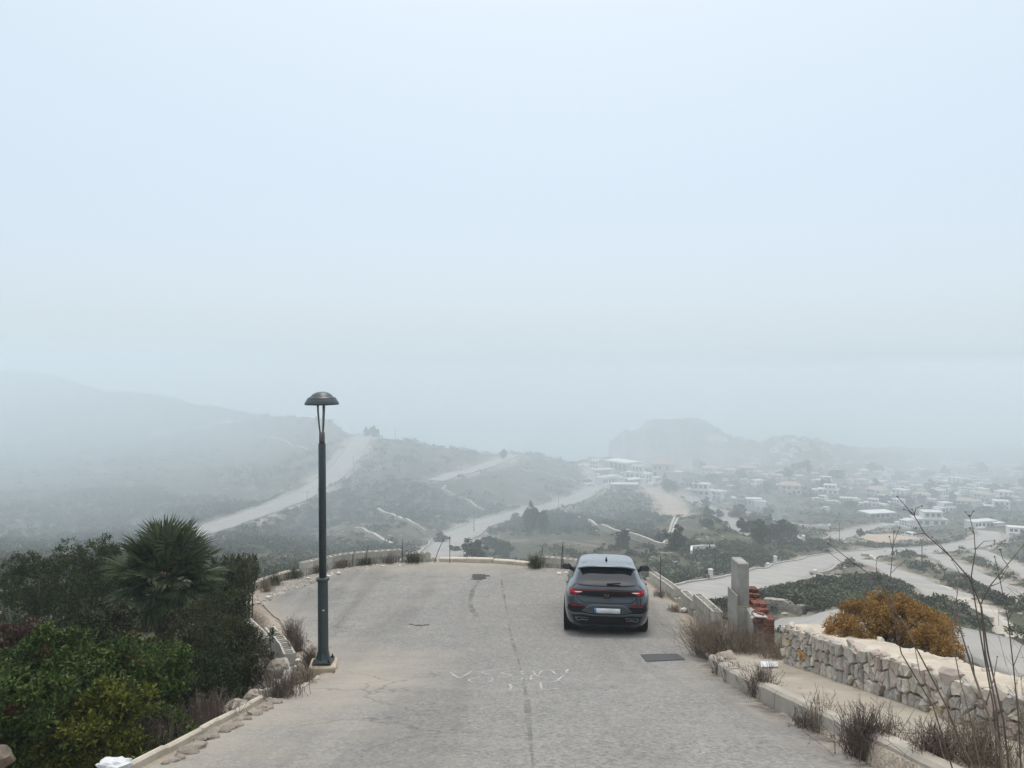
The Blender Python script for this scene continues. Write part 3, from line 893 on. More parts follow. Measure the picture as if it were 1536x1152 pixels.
# rounded stone at the start of the kerb
def rock_mesh(name, m, sx, sy, sz, seed, sub=3, rough=0.22, freq=1.6, flat=0.0):
    bm = bmesh.new()
    bmesh.ops.create_icosphere(bm, subdivisions=sub, radius=1)
    A = np.array([q.co[:] for q in bm.verts])
    n = fbm(A[:, 0] * freq + seed, A[:, 1] * freq + A[:, 2] * 1.3 * freq, 3, seed) * rough + fbm(A[:, 2] * freq - seed, A[:, 0] * freq, 3, seed + 5) * rough
    A = A * (1 + n)[:, None]
    if flat: A = np.sign(A) * np.abs(A) ** (1 - flat)
    for q, a in zip(bm.verts, A): q.co = (a[0] * sx, a[1] * sy, a[2] * sz)
    me = bpy.data.meshes.new(name); bm.to_mesh(me); bm.free()
    me.materials.append(m)
    return me
M_lime = stone_mat('limestone', (0.22, 0.185, 0.145), (0.36, 0.32, 0.27), 4.0, bs=0.6, bd=0.02, stain=(0.26, 0.2, 0.14), stain_amt=0.5, rnd=0.15)
M_white_stone = stone_mat('white_stone', (0.62, 0.60, 0.56), (0.74, 0.73, 0.70), 5.0, bs=0.4, bd=0.01, rnd=0.08)
p = deck(1086, 1002)
o = link('boulder', rock_mesh('boulder', M_lime, .17, .22, .17, 3, flat=.25), None, (p.x + 0.02, p.y, p.z + .10)); tag(o, 'rounded pale stone at the top end of the right kerb beside dry grass', 'stone')

# pavement slabs between kerb and wall
pav = empty('pavement', (3.7, 8.0, dz(3.7, 8.0)), label='worn tan concrete pavement between the right kerb and the stone wall', cat='pavement')
y = 3.0
while y < 13.2:
    y1 = min(y + 2.55, 13.2)
    ny, nxx = 14, 9
    V = []
    for i in range(ny):
        yy = y + 0.006 + (y1 - y - 0.012) * i / (ny - 1)
        for j in range(nxx):
            xx = KX(yy) + 0.18 + (4.42 - KX(yy) - 0.18) * j / (nxx - 1)
            V.append((xx - 3.7, yy - 8.0, -float(drop(yy)) + 0.155 + 0.012 * float(fbm(np.array(xx * 2.), np.array(yy * 2.), 3, 51)) - pav.location.z))
    ix = np.arange(ny * nxx).reshape(ny, nxx)
    Q = np.stack([ix[:-1, :-1], ix[:-1, 1:], ix[1:, 1:], ix[1:, :-1]], -1).reshape(-1, 4)
    link('slab', np_mesh('slab', V, Q, M_pave, True), pav)
    y = y1
pav['kind'] = 'structure'

# ------------------------------------------------------------------ dry stone wall with a pale mortar top
M_mort = stone_mat('mortar', (0.42, 0.365, 0.285), (0.58, 0.52, 0.43), 3.5, bs=0.7, bd=0.02, stain=(0.40, 0.32, 0.22), stain_amt=0.6)
M_core = stone_mat('wall_core', (0.24, 0.21, 0.165), (0.34, 0.30, 0.245), 6, bs=0.3)
STONE = [stone_mat('stone_' + n, a, b_, 5.5, bs=0.55, bd=0.012, stain=s_, stain_amt=.55, rnd=0.16) for n, a, b_, s_ in (
    ('grey', (0.34, 0.31, 0.27), (0.45, 0.42, 0.37), (0.20, 0.18, 0.16)), ('cream', (0.44, 0.39, 0.32), (0.58, 0.53, 0.45), (0.30, 0.25, 0.19)),
    ('pink', (0.36, 0.295, 0.25), (0.46, 0.39, 0.335), (0.25, 0.2, 0.17)), ('rust', (0.36, 0.17, 0.07), (0.50, 0.33, 0.16), (0.22, 0.09, 0.04)), ('ochre', (0.43, 0.34, 0.22), (0.53, 0.44, 0.31), (0.3, 0.2, 0.1)))]
def clip_poly(poly, mx, my, nx_, ny_):
    outp = []
    for i in range(len(poly)):
        a, b = poly[i], poly[(i + 1) % len(poly)]
        da = (a[0] - mx) * nx_ + (a[1] - my) * ny_; db = (b[0] - mx) * nx_ + (b[1] - my) * ny_
        if da <= 0: outp.append(a)
        if da * db < 0:
            t = da / (da - db); outp.append((a[0] + (b[0] - a[0]) * t, a[1] + (b[1] - a[1]) * t))
    return outp
def voronoi_cells(seeds, w, h, aspect=1.0):
    cells = []
    for i, (sx, sy) in enumerate(seeds):
        poly = [(0, 0), (w, 0), (w, h), (0, h)]
        for j, (tx, ty) in enumerate(seeds):
            if i == j or abs(tx - sx) > 1.0 or abs(ty - sy) > 1.0: continue
            dx, dy = tx - sx, (ty - sy) * aspect
            poly = clip_poly(poly, (sx + tx) / 2, (sy + ty) / 2, dx, dy)
            if len(poly) < 3: break
        if len(poly) >= 3: cells.append(poly)
    return cells
def stone_face(parent, origin, ux, uz, nrm, poly, m, gap=0.011, depth=0.05):
    """one irregular stone with a chamfered front; ux along the wall, uz up (may slope), nrm outward"""
    cx = sum(p[0] for p in poly) / len(poly); cz = sum(p[1] for p in poly) / len(poly)
    pts = []
    for i in range(len(poly)):
        a, b = poly[i], poly[(i + 1) % len(poly)]
        if math.hypot(b[0] - a[0], b[1] - a[1]) < 0.02: continue
        pts.append(a); pts.append(((a[0] + b[0]) / 2 + R.uniform(-.012, .012), (a[1] + b[1]) / 2 + R.uniform(-.012, .012)))
    n = len(pts)
    if n < 5: return
    def ring(k, d, j=0.0):
        r = []
        for p in pts:
            q = (cx + (p[0] - cx) * k, cz + (p[1] - cz) * k)
            r.append(ux * (q[0] - cx) + uz * (q[1] - cz) + nrm * (d + R.uniform(-j, j)))
        return r
    size = max(0.05, math.sqrt(sum((p[0] - cx) ** 2 + (p[1] - cz) ** 2 for p in pts) / n))
    k0 = 1 - gap / size
    pr = R.uniform(-0.012, 0.030)
    vs = ring(k0, -0.05) + ring(k0 * 0.98, depth * .7 + pr * .8, .006) + ring(k0 * 0.86, depth + pr, .014) + [nrm * (depth + pr + R.uniform(-.006, .014))]
    fs = []
    for r_ in range(2):
        for i in range(n):
            j = (i + 1) % n
            fs.append((r_ * n + i, r_ * n + j, (r_ + 1) * n + j, (r_ + 1) * n + i))
    for i in range(n): fs.append((2 * n + i, 2 * n + (i + 1) % n, 3 * n))
    mb = MB(); mb.add(vs, fs)
    o = mb.build('stone', m, parent)
    o.location = origin + ux * cx + uz * cz - Vector(parent.location)
    return o
def WTOP(y): return -3.95 + 0.2245 * (11.9 - y)
WX = 4.26
wall = empty('stone_wall', (WX, 8.0, WTOP(8.0) - 0.5), label='low pale rubble stone wall with a rough cream mortar top on the right', cat='stone wall')
# core
mb = MB()
ysW = np.linspace(3.2, 12.0, 40)
vs = []
for yy in ysW:
    b0 = -float(drop(yy)) + 0.05
    tp = WTOP(yy) - 0.04
    vs += [(WX + .03 - WX, yy - 8, b0 - wall.location.z), (WX + .03 - WX, yy - 8, tp - wall.location.z), (WX + .56 - WX, yy - 8, tp - wall.location.z), (WX + .56 - WX, yy - 8, b0 - 1.6 - wall.location.z)]
fs = []
for k in range(len(ysW) - 1):
    for j in range(3): fs.append((k * 4 + j, k * 4 + j + 1, k * 4 + 5 + j, k * 4 + 4 + j))
fs += [(0, 3, 2, 1), tuple((len(ysW) - 1) * 4 + j for j in range(4))]
mb.add(vs, fs)
mb.build('core', M_core, wall)
# mortar top, uneven
nyy, nxx = 130, 12
V = []
for i in range(nyy):
    yy = 3.2 + 8.82 * i / (nyy - 1)
    for j in range(nxx):
        xx = -0.045 + 0.64 * j / (nxx - 1)
        rg = 0.016 * float(fbm(np.array(xx * 9 + 3), np.array(yy * 9.), 4, 61))
        if j in (0, nxx - 1): rg -= 0.035
        ex = 0.03 * float(fbm(np.array(yy * 3.), np.array(j * 1.), 3, 64)) if j in (0, nxx - 1) else 0
        V.append((xx + ex, yy - 8, WTOP(yy) + rg - wall.location.z))
b0 = len(V)
for i in range(nyy):
    for j in (0, nxx - 1):
        q = V[i * nxx + j]; V.append((q[0] + (0.03 if j == 0 else -0.03), q[1], q[2] - 0.06))
ix = np.arange(nyy * nxx).reshape(nyy, nxx)
Q = [np.stack([ix[:-1, :-1], ix[:-1, 1:], ix[1:, 1:], ix[1:, :-1]], -1).reshape(-1, 4)]
il = b0 + np.arange(nyy * 2).reshape(nyy, 2)
Q.append(np.stack([ix[:-1, 0], ix[1:, 0], il[1:, 0], il[:-1, 0]], -1)); Q.append(np.stack([ix[:-1, -1], il[:-1, 1], il[1:, 1], ix[1:, -1]], -1))
link('mortar_top', np_mesh('mortar_top', V, np.concatenate(Q), M_mort, True), wall)
# stones of the face, laid in strips so the slope is followed
R2 = random.Random(5)
slope = Vector((0, 1, -0.2245)); ux = -slope
# along-wall coordinate s runs from y=12 down to y=3.2
s_end = 8.8
seeds = []
s = 0.10
while s < s_end:
    yy = 12.0 - s
    hgt = WTOP(yy) - (-float(drop(yy)) + 0.155)
    rows = max(3, int(round(hgt / 0.155)))
    for r_ in range(rows):
        seeds.append((s + R2.uniform(-.075, .075), (r_ + 0.5) * hgt / rows + R2.uniform(-.04, .04)))
        if R2.random() < .25: seeds.append((s + R2.uniform(-.12, .12), R2.uniform(.05, hgt)))
    s += R2.uniform(0.115, 0.20)
# here the vertical coordinate hangs from the wall top downwards so the joints follow it
cells = voronoi_cells(seeds, s_end, 0.70, 1.0)
for poly in cells:
    # keep only what is above the pavement
    cs = sum(p[0] for p in poly) / len(poly)
    yy = 12.0 - cs
    hgt = WTOP(yy) - (-float(drop(yy)) + 0.155)
    poly = clip_poly(poly, 0, hgt + 0.02, 0, 1)
    if len(poly) < 3 or min(p[1] for p in poly) > hgt - 0.04: continue
    poly = [(p[0], p[1] - hgt - 0.03) for p in poly]
    rr = R2.random()
    m = STONE[3] if rr < 0.03 else STONE[4] if rr < 0.06 else STONE[2] if rr < 0.30 else STONE[1] if rr < 0.62 else STONE[0]
    og = Vector((WX, 12.0, WTOP(12.0)))
    stone_face(wall, og, Vector((0, -1, 0.2245)), Vector((0, 0, 1)), Vector((-1, 0, 0)), poly, m)
for k in range(46):
    yy = 12.0 - (k + R2.random()) * 8.6 / 46
    sz = R2.uniform(.045, .10)
    o = link('stone', rock_mesh('stone', R2.choice([STONE[1], STONE[1], STONE[0], STONE[2]]), sz * R2.uniform(.6, 1.0), sz * R2.uniform(.9, 1.5), sz * R2.uniform(.45, .8), 300 + k, 2, .3, 1.6, .25), wall)
    o.location = Vector((WX - .015 + R2.uniform(-.02, .03) + (0.52 if k % 4 == 3 else 0), yy, WTOP(yy) - .02 + R2.uniform(-.02, .015))) - Vector(wall.location); o.rotation_euler = (R2.uniform(-.3, .3), R2.uniform(-.3, .3), R2.uniform(-.4, .4))
# end face of the wall
for poly in voronoi_cells([(0.12, .15), (0.38, .12), (0.1, .42), (0.4, .40), (0.25, .6)], 0.55, 0.68):
    stone_face(wall, Vector((WX + 0.02, 12.0, WTOP(12.0) - 0.68)), Vector((1, 0, 0)), Vector((0, 0, 1)), Vector((0, 1, 0)), poly, STONE[1], depth=0.03)

# ------------------------------------------------------------------ hollow concrete block walls
M_block = stone_mat('concrete_block', (0.37, 0.345, 0.295), (0.50, 0.47, 0.41), 5, bs=0.5, bd=0.01, stain=(0.31, 0.24, 0.15), stain_amt=0.65, rnd=0.10)
def block_mesh(L=0.395, Wd=0.20, H=0.195):
    mb = MB()
    x0, x1, y0, y1 = -L / 2, L / 2, -Wd / 2, Wd / 2
    t = 0.032
    xs = [x0, x0 + t, -t / 2, t / 2, x1 - t, x1]; ysb = [y0, y0 + t, y1 - t, y1]
    top = {}
    vs = []
    for i, x in enumerate(xs):
        for j, yv in enumerate(ysb):
            top[i, j] = len(vs); vs.append((x, yv, H))
    fs = []
    for i in range(5):
        for j in range(3):
            if j == 1 and i in (1, 3): continue
            fs.append((top[i, j], top[i + 1, j], top[i + 1, j + 1], top[i, j + 1]))
    for i in (1, 3):           # the two hollow cells
        q = [top[i, 1], top[i + 1, 1], top[i + 1, 2], top[i, 2]]
        bs_ = len(vs)
        for k in q: vs.append((vs[k][0], vs[k][1], 0.02))
        for k in range(4): fs.append((q[k], bs_ + k, bs_ + (k + 1) % 4, q[(k + 1) % 4]))
        fs.append((bs_, bs_ + 1, bs_ + 2, bs_ + 3))
    b_ = len(vs)
    vs += [(x0, y0, 0), (x1, y0, 0), (x1, y1, 0), (x0, y1, 0)]
    c = [top[0, 0], top[5, 0], top[5, 3], top[0, 3]]
    sides = [[top[i, 0] for i in range(6)], [top[5, j] for j in range(4)], [top[i, 3] for i in range(5, -1, -1)], [top[0, j] for j in range(3, -1, -1)]]
    for k in range(4):
        fs.append(tuple([b_ + k, b_ + (k + 1) % 4] + list(reversed(sides[k]))))
    fs.append((b_, b_ + 3, b_ + 2, b_ + 1))
    mb.add(vs, fs)
    return mb.mesh('concrete_block', M_block)
BLOCK = block_mesh()
def block_wall(pts, courses, label, miss=0.0, drop_top=None):
    """pts: base line of the wall (Vectors); blocks laid along it, top course open"""
    base = pts[0]
    t = empty('block_wall', base, label=label, cat='block wall')
    L = [0]
    for a, b in zip(pts[:-1], pts[1:]): L.append(L[-1] + (b - a).length)
    def at_(s_):
        for i in range(len(pts) - 1):
            if s_ <= L[i + 1] or i == len(pts) - 2:
                k = (s_ - L[i]) / max(1e-6, L[i + 1] - L[i]); return pts[i].lerp(pts[i + 1], k), (pts[i + 1] - pts[i])
    for c in range(courses):
        s_ = 0.2 + (0.2 if c % 2 else 0)
        while s_ < L[-1] - 0.05:
            q, d = at_(s_)
            if not (c == courses - 1 and R.random() < miss):
                o = link('concrete_block', BLOCK, t)
                o.location = q + Vector((R.uniform(-.006, .006), R.uniform(-.006, .006), c * 0.203)) - base
                o.rotation_euler = (0, -math.atan2(d.z, math.hypot(d.x, d.y)), math.atan2(d.y, d.x) + R.uniform(-.02, .02))
            s_ += 0.408
    return t
def dk(px, row, h=0.0, ox=0.0, oy=0.0):
    p = deck(px, row); return Vector((p.x + ox, p.y + oy, -float(drop(p.y)) + h))
# far left curve, two courses
block_wall([dk(448, 866, -.03, -.1, .15), dk(478, 857, -.03, 0, .15), dk(510, 850, -.03, 0, .15), dk(545, 846, -.03, 0, .15), dk(597, 842.5, -.03, 0, .15)], 2, 'two course hollow block wall curving round the far left edge of the turnaround', 0.0)
block_wall([dk(599, 844, -.12, 0, .12), dk(627, 843, -.12, 0, .12), dk(656, 842, -.12, 0, .12)], 2, 'short straight hollow block wall at the middle of the far edge', 0.0)
block_wall([dk(803, 850, -.10, 0, .2), dk(830, 852, -.10, 0, .2), dk(866, 856, -.10, 0, .2)], 2, 'dusty hollow block wall behind the left mirror of the parked car', 0.0)
block_wall([dk(962, 870, -.12, .25, 0), dk(985, 886, -.12, .25, 0), dk(1003, 901, -.12, .25, 0)], 2, 'low hollow block wall just right of the parked car tail', 0.12)
block_wall([dk(1006, 905, -.05, .3, 0), dk(1022, 921, -.05, .3, 0)], 2, 'two block stub of wall between the car and the larger block wall', 0.1)
block_wall([dk(1026, 926, -.06, .32, 0), dk(1052, 957, -.06, .32, 0)], 3, 'tallest hollow block wall right of the car, near the concrete pillar', 0.0)
block_wall([dk(1054, 955, -.30, .75, 0), dk(1068, 970, -.30, .7, 0)], 2, 'sunken block wall remnant in dry grass left of the pillar', 0.1)
# left, beside the lamp: a retaining wall seen from above
block_wall([dk(402, 960, -.40, -.05, 0), dk(396, 950, -.40, -.05, 0), dk(387, 941, -.40, -.05, 0), dk(374, 929, -.40, -.05, 0)], 2, 'farther curving hollow block wall left of the lamp beside dark bushes', 0.0)
block_wall([dk(436, 990, -.33, 0, 0), dk(427, 970, -.33, 0, 0), dk(404, 945, -.33, 0, 0)], 2, 'nearer hollow block wall with open cells beside the lamp foot', 0.0)
# low mortar border between, and far rim
def low_border(pix, h, wdt, label, m, ox=0, oy=0, seg=0.7, name='border_kerb', piece='kerb_stone'):
    P = [dk(a, b, 0, ox, oy) for a, b in pix]
    t = empty(name, P[0], label=label, cat='kerb')
    for a, b in zip(P[:-1], P[1:]):
        n = max(1, int(round((b - a).length / seg)))
        for k in range(n):
            q0 = a.lerp(b, k / n); q1 = a.lerp(b, (k + 1) / n)
            d = q1 - q0; l_ = d.length
            hh = h * R.uniform(.85, 1.1)
            mb = MB().box(0.004, l_ - 0.004, -wdt / 2, wdt / 2, -0.25, hh, bev=0.02)
            o = mb.build(piece, m, t)
            o.location = q0 - P[0] + Vector((R.uniform(-.01, .01), R.uniform(-.01, .01), 0))
            o.rotation_euler = (0, -math.atan2(d.z, math.hypot(d.x, d.y)), math.atan2(d.y, d.x) + R.uniform(-.02, .02))
    return t
low_border([(658, 842.5), (700, 843), (740, 844.5), (772, 846.5), (795, 849)], 0.12, 0.22, 'low pale mortar rim along the far edge where the wall is missing', M_mort, 0, .1)
low_border([(372, 893), (385, 884), (412, 874), (446, 864)], 0.15, 0.20, 'broken pale mortar rim with weeds at the far left of the turnaround', M_conc, -.25, .1, 0.5)
low_border([(436, 994), (443, 1012), (442, 1024), (430, 1038), (415, 1046)], 0.10, 0.12, 'thin concrete edging curving from the block wall down to the left kerb', M_conc, -.12, 0, .5)
low_border([(408, 1049), (370, 1070), (320, 1098), (270, 1126), (215, 1157), (180, 1180)], 0.045, 0.065, 'thin crumbling mortar edging along the left side of the steep road', M_mort, -.14, 0, .55)
# rubble along the left edging: flat stones set against the asphalt
def scatter_rocks(name, spots, m, label, cat, group=None):
    protos = [rock_mesh(name, m, 1, 1, 1, 70 + k, 2, .25, 1.5, .15) for k in range(5)]
    for i, (p, sx, sy, sz) in enumerate(spots):
        o = link(name, protos[i % 5], None, p, (R.uniform(-.2, .2), R.uniform(-.2, .2), R.uniform(0, 6.3)), (sx, sy, sz))
        tag(o, label, cat, group)
spots = []
A, B = dk(412, 1050), dk(240, 1147)
for k in range(46):
    q = A.lerp(B, k / 45); s_ = R.uniform(.03, .075)
    p = Vector((q.x + R.uniform(-.03, .10), q.y + R.uniform(-.05, .05), 0)); p.z = dz(p.x, p.y) + s_ * .1
    spots.append((p, s_, s_ * R.uniform(.7, 1.2), s_ * R.uniform(.35, .6)))
scatter_rocks('edging_stone', spots, M_lime, 'small flat rubble stone set along the left mortar edging', 'stone', 'rubble stones along the left edging')
spots = []
for (a, b, s_) in ((1062, 985, .06), (492, 866, .07), (508, 861, .06), (462, 868, .05), (838, 862, .07), (1026, 917, .08), (849, 860, .05), (447, 993, .05), (387, 905, .05), (402, 897, .06), (575, 850, .04), (600, 849, .04)):
    p = dk(a, b, s_ * .4); spots.append((p, s_, s_ * .9, s_ * .6))
scatter_rocks('loose_stone', spots, M_white_stone, 'loose white stone lying at the foot of the walls round the turnaround', 'stone', 'loose white stones round the turnaround')
# boulders and rubble below the left wall
M_brownrock = stone_mat('brown_rock', (0.10, 0.08, 0.055), (0.19, 0.155, 0.115), 6, bs=.8, bd=.02)
for (a, b, d_, s_, lb) in ((415, 1004, 11.6, .19, 'square broken concrete lump leaning below the wall by the lamp'), (398, 1050, 10.2, .26, 'brown boulder among dry weeds left of the lamp foot'), (352, 1066, 9.7, .20, 'rounded tan boulder under the dark bush near the kerb'),
                       (-12, 1138, 5.9, .13, 'tan rock in the bottom left corner below the green shrubs'), (420, 1034, 10.9, .2, 'small grey boulder between the block wall and the weeds')):
    o = link('boulder', rock_mesh('boulder', M_lime if a > 0 else M_brownrock, s_, s_ * .8, s_ * .65, int(a), 3, .2, 1.3, .2))
    o.location = ((a - 768) / F * d_, d_, -(b - HOR) / F * d_); tag(o, lb, 'boulder')
M_bagw = flat_mat('white_plastic', (0.58, 0.59, 0.60), 0.45)
o = link('plastic_bag', rock_mesh('plastic_bag', M_bagw, .12, .09, .05, 9, 3, .3, 2.2)); o.location = ((168 - 768) / F * 5.9, 5.9, -(1150 - HOR) / F * 5.9)
tag(o, 'crumpled white plastic bag at the bottom edge beside the left kerb', 'bag')
mb = MB()
for k in range(5):
    a = k / 5
mb.add([(0, 0, 0), (.26, .02, .01), (.30, .17, .02), (.05, .15, .03), (.15, .08, .045)], [(0, 1, 4), (1, 2, 4), (2, 3, 4), (3, 0, 4)])
mb.add([(0, 0, -.004), (.26, .02, .006), (.30, .17, .016), (.05, .15, .026), (.15, .08, .041)], [(4, 1, 0), (4, 2, 1), (4, 3, 2), (4, 0, 3)])
o = mb.build('paper_sheet', M_bagw); o.location = (3.62, 11.2, -float(drop(11.2)) + .175); tag(o, 'crumpled white sheet of paper on the pavement behind the right kerb', 'paper')
# clear bottle by the lamp wall
m_pet, nt_, b_ = nodes_of('clear_plastic'); b_.inputs['Base Color'].default_value = (.75, .83, .88, 1); b_.inputs['Transmission Weight'].default_value = .7; b_.inputs['Roughness'].default_value = .15
o = MB().lathe([(.0, 0), (.05, .005), (.055, .03), (.055, .19), (.03, .25), (.016, .27), (.016, .30)], 16).build('water_jug', m_pet)
q = deck(410, 978); o.location = (q.x - .42, q.y - .1, q.z - .25); o.scale = (1.6, 1.6, 1.1); tag(o, 'clear blue tinted plastic water jug standing below the block wall', 'jug')
# gravel strip beside the lamp
def gravel(areas, n, m, size=(.012, .04)):
    ico = bmesh.new(); bmesh.ops.create_icosphere(ico, subdivisions=1, radius=1)
    iv = np.array([q.co[:] for q in ico.verts]); jf = np.array([[q.index for q in f.verts] for f in ico.faces]); ico.free()
    Vs = []; Fs = []
    k = 0
    for (poly, cnt) in areas:
        P = [dk(a, b) for a, b in poly]
        for _ in range(cnt):
            i = R.randrange(len(P) - 2)
            a, b = R.random(), R.random()
            if a + b > 1: a, b = 1 - a, 1 - b
            q = P[0] + (P[i + 1] - P[0]) * a + (P[i + 2] - P[0]) * b
            s_ = R.uniform(*size) * R.uniform(.6, 1.2)
            inside = float(xl(q.y)) < q.x < float(xr(q.y))
            z = dz(q.x, q.y) if inside else max(tz(q.x, q.y), -1e9)
            vv = iv * (1 + NR.uniform(-.25, .25, (len(iv), 1))) * np.array([s_, s_ * R.uniform(.7, 1), s_ * .6]) + np.array([q.x, q.y, z + s_ * .2])
            Vs.append(vv); Fs.append(jf + k * len(iv)); k += 1
    return np_mesh('gravel', np.concatenate(Vs), np.concatenate(Fs), m)
M_grav = leaf_mat('gravel_stone', (0.30, 0.26, 0.21), (0.60, 0.56, 0.49), rough=.9, transl=0)
me = gravel([([(430, 985), (470, 985), (478, 1012), (440, 1035), (425, 1010)], 420), ([(440, 1030), (480, 1012), (470, 1020), (420, 1046)], 160), ([(385, 905), (440, 868), (500, 853), (500, 862), (440, 878), (395, 908)], 260),
             ([(1040, 945), (1060, 985), (1050, 985), (1025, 945)], 90), ([(500, 853), (650, 842), (650, 846), (500, 860)], 140)], 0, M_grav)
tag(link('gravel', me), kind='stuff')
# iron rods sticking out of the walls
M_rust = stone_mat('rusty_iron', (0.05, 0.035, 0.03), (0.10, 0.06, 0.04), 20, .8, .2)
RODS = ((368, 892, .5, 0, 'thin rusty rod left of the broken mortar rim beside the dark bushes'), (545, 849, .6, .12, 'leaning rusty rod near the right end of the curved block wall'), (525, 852, .5, .1, 'short leaning rusty rod at the middle of the curved block wall'),
 (602, 846, .75, .0, 'upright rusty rod at the gap between the two far block walls'), (648, 846, .8, .38, 'strongly slanted rusty rod on the short straight block wall'), (674, 846, .85, 0, 'upright rusty rod behind the low rim right of the short block wall'),
 (812, 850, .6, .05, 'rusty rod at the left end of the wall behind the car mirror'), (845, 855, .85, 0, 'taller rusty rod just left of the car mirror'), (842, 855, .7, .05, 'shorter rusty rod paired with the taller one left of the car mirror'),
 (993, 893, 1.0, 0, 'tall rusty rod beside the low wall right of the car'), (391, 884, .5, .05, 'thin rusty rod standing in weeds on the broken mortar rim'))
for (a, b, h, lx, lb_) in RODS:
    q = dk(a, b, 0, 0, .2)
    mb = MB().tube([(0, 0, -.2), (lx * .5, .02, h * .5), (lx, .0, h)], .012, .010, 5)
    o = mb.build('iron_rod', M_rust); o.location = q
    tag(o, lb_, 'iron rod', 'rusty rods round the turnaround')
# ------------------------------------------------------------------ street lamp
M_lampg = stone_mat('lamp_paint', (0.030, 0.046, 0.050), (0.042, 0.060, 0.064), 6, 0.42, 0.06, 0.003)
M_lampd = flat_mat('lamp_dark', (0.022, 0.026, 0.03), 0.5)
M_lamparm = stone_mat('lamp_arm', (0.10, 0.10, 0.10), (0.17, 0.16, 0.15), 14, 0.5, 0.1, .003, metal=.4)
M_sticker = flat_mat('sticker', (0.75, 0.78, 0.8), .5)
M_diff = flat_mat('lamp_diffuser', (0.35, 0.35, 0.34), .4)
def make_lamp(loc, label, group=None, simple=False):
    t = empty('street_lamp', loc, label=label, cat='street lamp', group=group)
    MB().lathe([(.092, 0.10), (.088, .20), (.085, 1.36), (.085, 1.40)], 20).build('lower_pole', M_lampg, t)
    MB().lathe([(.062, 1.385), (.062, 3.66), (.060, 3.665)], 20).build('upper_pole', M_lampg, t)
    if not simple:
        MB().lathe([(.086, 1.365), (.108, 1.37), (.112, 1.39), (.108, 1.41), (.07, 1.425)], 20).build('collar', M_lampg, t)
        mb = MB().box(-.16, .16, -.16, .16, .0, .035, bev=.008)
        mb.build('base_plate', M_lampd, t)
        mb = MB().lathe([(.15, .034), (.125, .06), (.105, .12), (.088, .20)], 8, smooth=False)
        mb.build('base_cone', M_lampg, t)
        for sx in (-1, 1):
            for sy in (-1, 1):
                MB().lathe([(.024, .034), (.024, .06), (.012, .062), (.012, .09)], 6, M=Matrix.Translation((sx * .125, sy * .125, 0)), smooth=False).build('bolt', M_lampd, t)
        for k in range(4):
            a = rad(45 + 90 * k)
            mb = MB(); mb.add([(.085 * math.cos(a - .05), .085 * math.sin(a - .05), .22), (.15 * math.cos(a - .03), .15 * math.sin(a - .03), .035), (.15 * math.cos(a + .03), .15 * math.sin(a + .03), .035), (.085 * math.cos(a + .05), .085 * math.sin(a + .05), .22)], [(0, 1, 2, 3)]); mb.build('gusset', M_lampd, t)
        st = []
        for k in range(5):
            a = rad(-82 + k * 5); st += [(.0865 * math.cos(a), .0865 * math.sin(a), .88), (.0865 * math.cos(a), .0865 * math.sin(a), .898)]
        MB().add(st, [(2 * i, 2 * i + 2, 2 * i + 3, 2 * i + 1) for i in range(4)]).build('sticker', M_sticker, t)
    MB().lathe([(.048, 3.66), (.048, 3.85), (.045, 3.855)], 16).build('spigot', M_lamparm, t)
    for k in range(3):
        a = rad(200 + 120 * k)
        c, s_ = math.cos(a), math.sin(a)
        MB().tube([(.030 * c, .030 * s_, 3.845), (.048 * c, .048 * s_, 4.0), (.062 * c, .062 * s_, 4.2), (.066 * c, .066 * s_, 4.325)], .013, .018, 6).build('arm', M_lamparm, t)
    n = 32 if not simple else 12
    hd_ = MB().lathe([(.0, 4.325), (.20, 4.322), (.275, 4.315), (.288, 4.322), (.286, 4.342), (.235, 4.425), (.210, 4.436), (.195, 4.446), (.16, 4.486), (.10, 4.520), (.04, 4.534), (.0, 4.535)], n, cap=False).build('lamp_head', M_lampg, t)
    if not simple:
        MB().lathe([(.0, 4.312), (.16, 4.308), (.165, 4.326)], 24, cap=False).build('diffuser', M_diff, hd_)
        MB().lathe([(.232, 4.424), (.238, 4.429), (.232, 4.434)], n, cap=False).build('trim_ring', M_lamparm, hd_)
    return t
lb = deck(485, 1003)
lamp = make_lamp((lb.x, lb.y, lb.z + .11), 'tall dark grey street lamp with a mushroom head, at the left edge of the turnaround')
lamp.rotation_euler = (0, rad(-0.35), 0); lamp.scale = (.95, .95, .957)
M_plinth = stone_mat('plinth', (0.40, 0.33, 0.22), (0.52, 0.46, 0.34), 4, bs=.5, stain=(.3, .22, .12), stain_amt=.6)
o = MB().box(-.21, .21, -.22, .22, -.30, .10, bev=.02).build('concrete_plinth', M_plinth); o.location = (lb.x, lb.y, lb.z); o.rotation_euler = (0, 0, rad(8))
tag(o, 'small ochre stained concrete plinth under the foot of the near street lamp', 'plinth')

# ------------------------------------------------------------------ concrete pillar with meter box and broken brick stub
M_pil = stone_mat('pillar_concrete', (0.24, 0.23, 0.205), (0.40, 0.385, 0.35), 2.4, bs=.5, bd=.012, stain=(.15, .145, .125), stain_amt=.75)
M_white_ren = stone_mat('white_render', (0.38, 0.365, 0.33), (0.50, 0.48, 0.44), 4, bs=.3, bd=.01, stain=(.33, .3, .26), stain_amt=.5)
gz = -5.35
pil = empty('concrete_pillar', (4.28, 14.45, gz), label='tall grey concrete utility pillar standing in dry grass right of the car', cat='pillar')
mb = MB().box(-.097, .100, -.25, .25, .98, 1.78, bev=.016); mb.build('upper_shaft', M_pil, pil)
mb = MB().box(-.13, .115, -.27, .27, .0, .975, bev=.012); mb.build('lower_shaft', M_white_ren, pil)
mb = MB().box(-.158, -.134, -.36, .26, .05, 1.22, bev=.006); mb.build('side_slab', M_pil, pil)
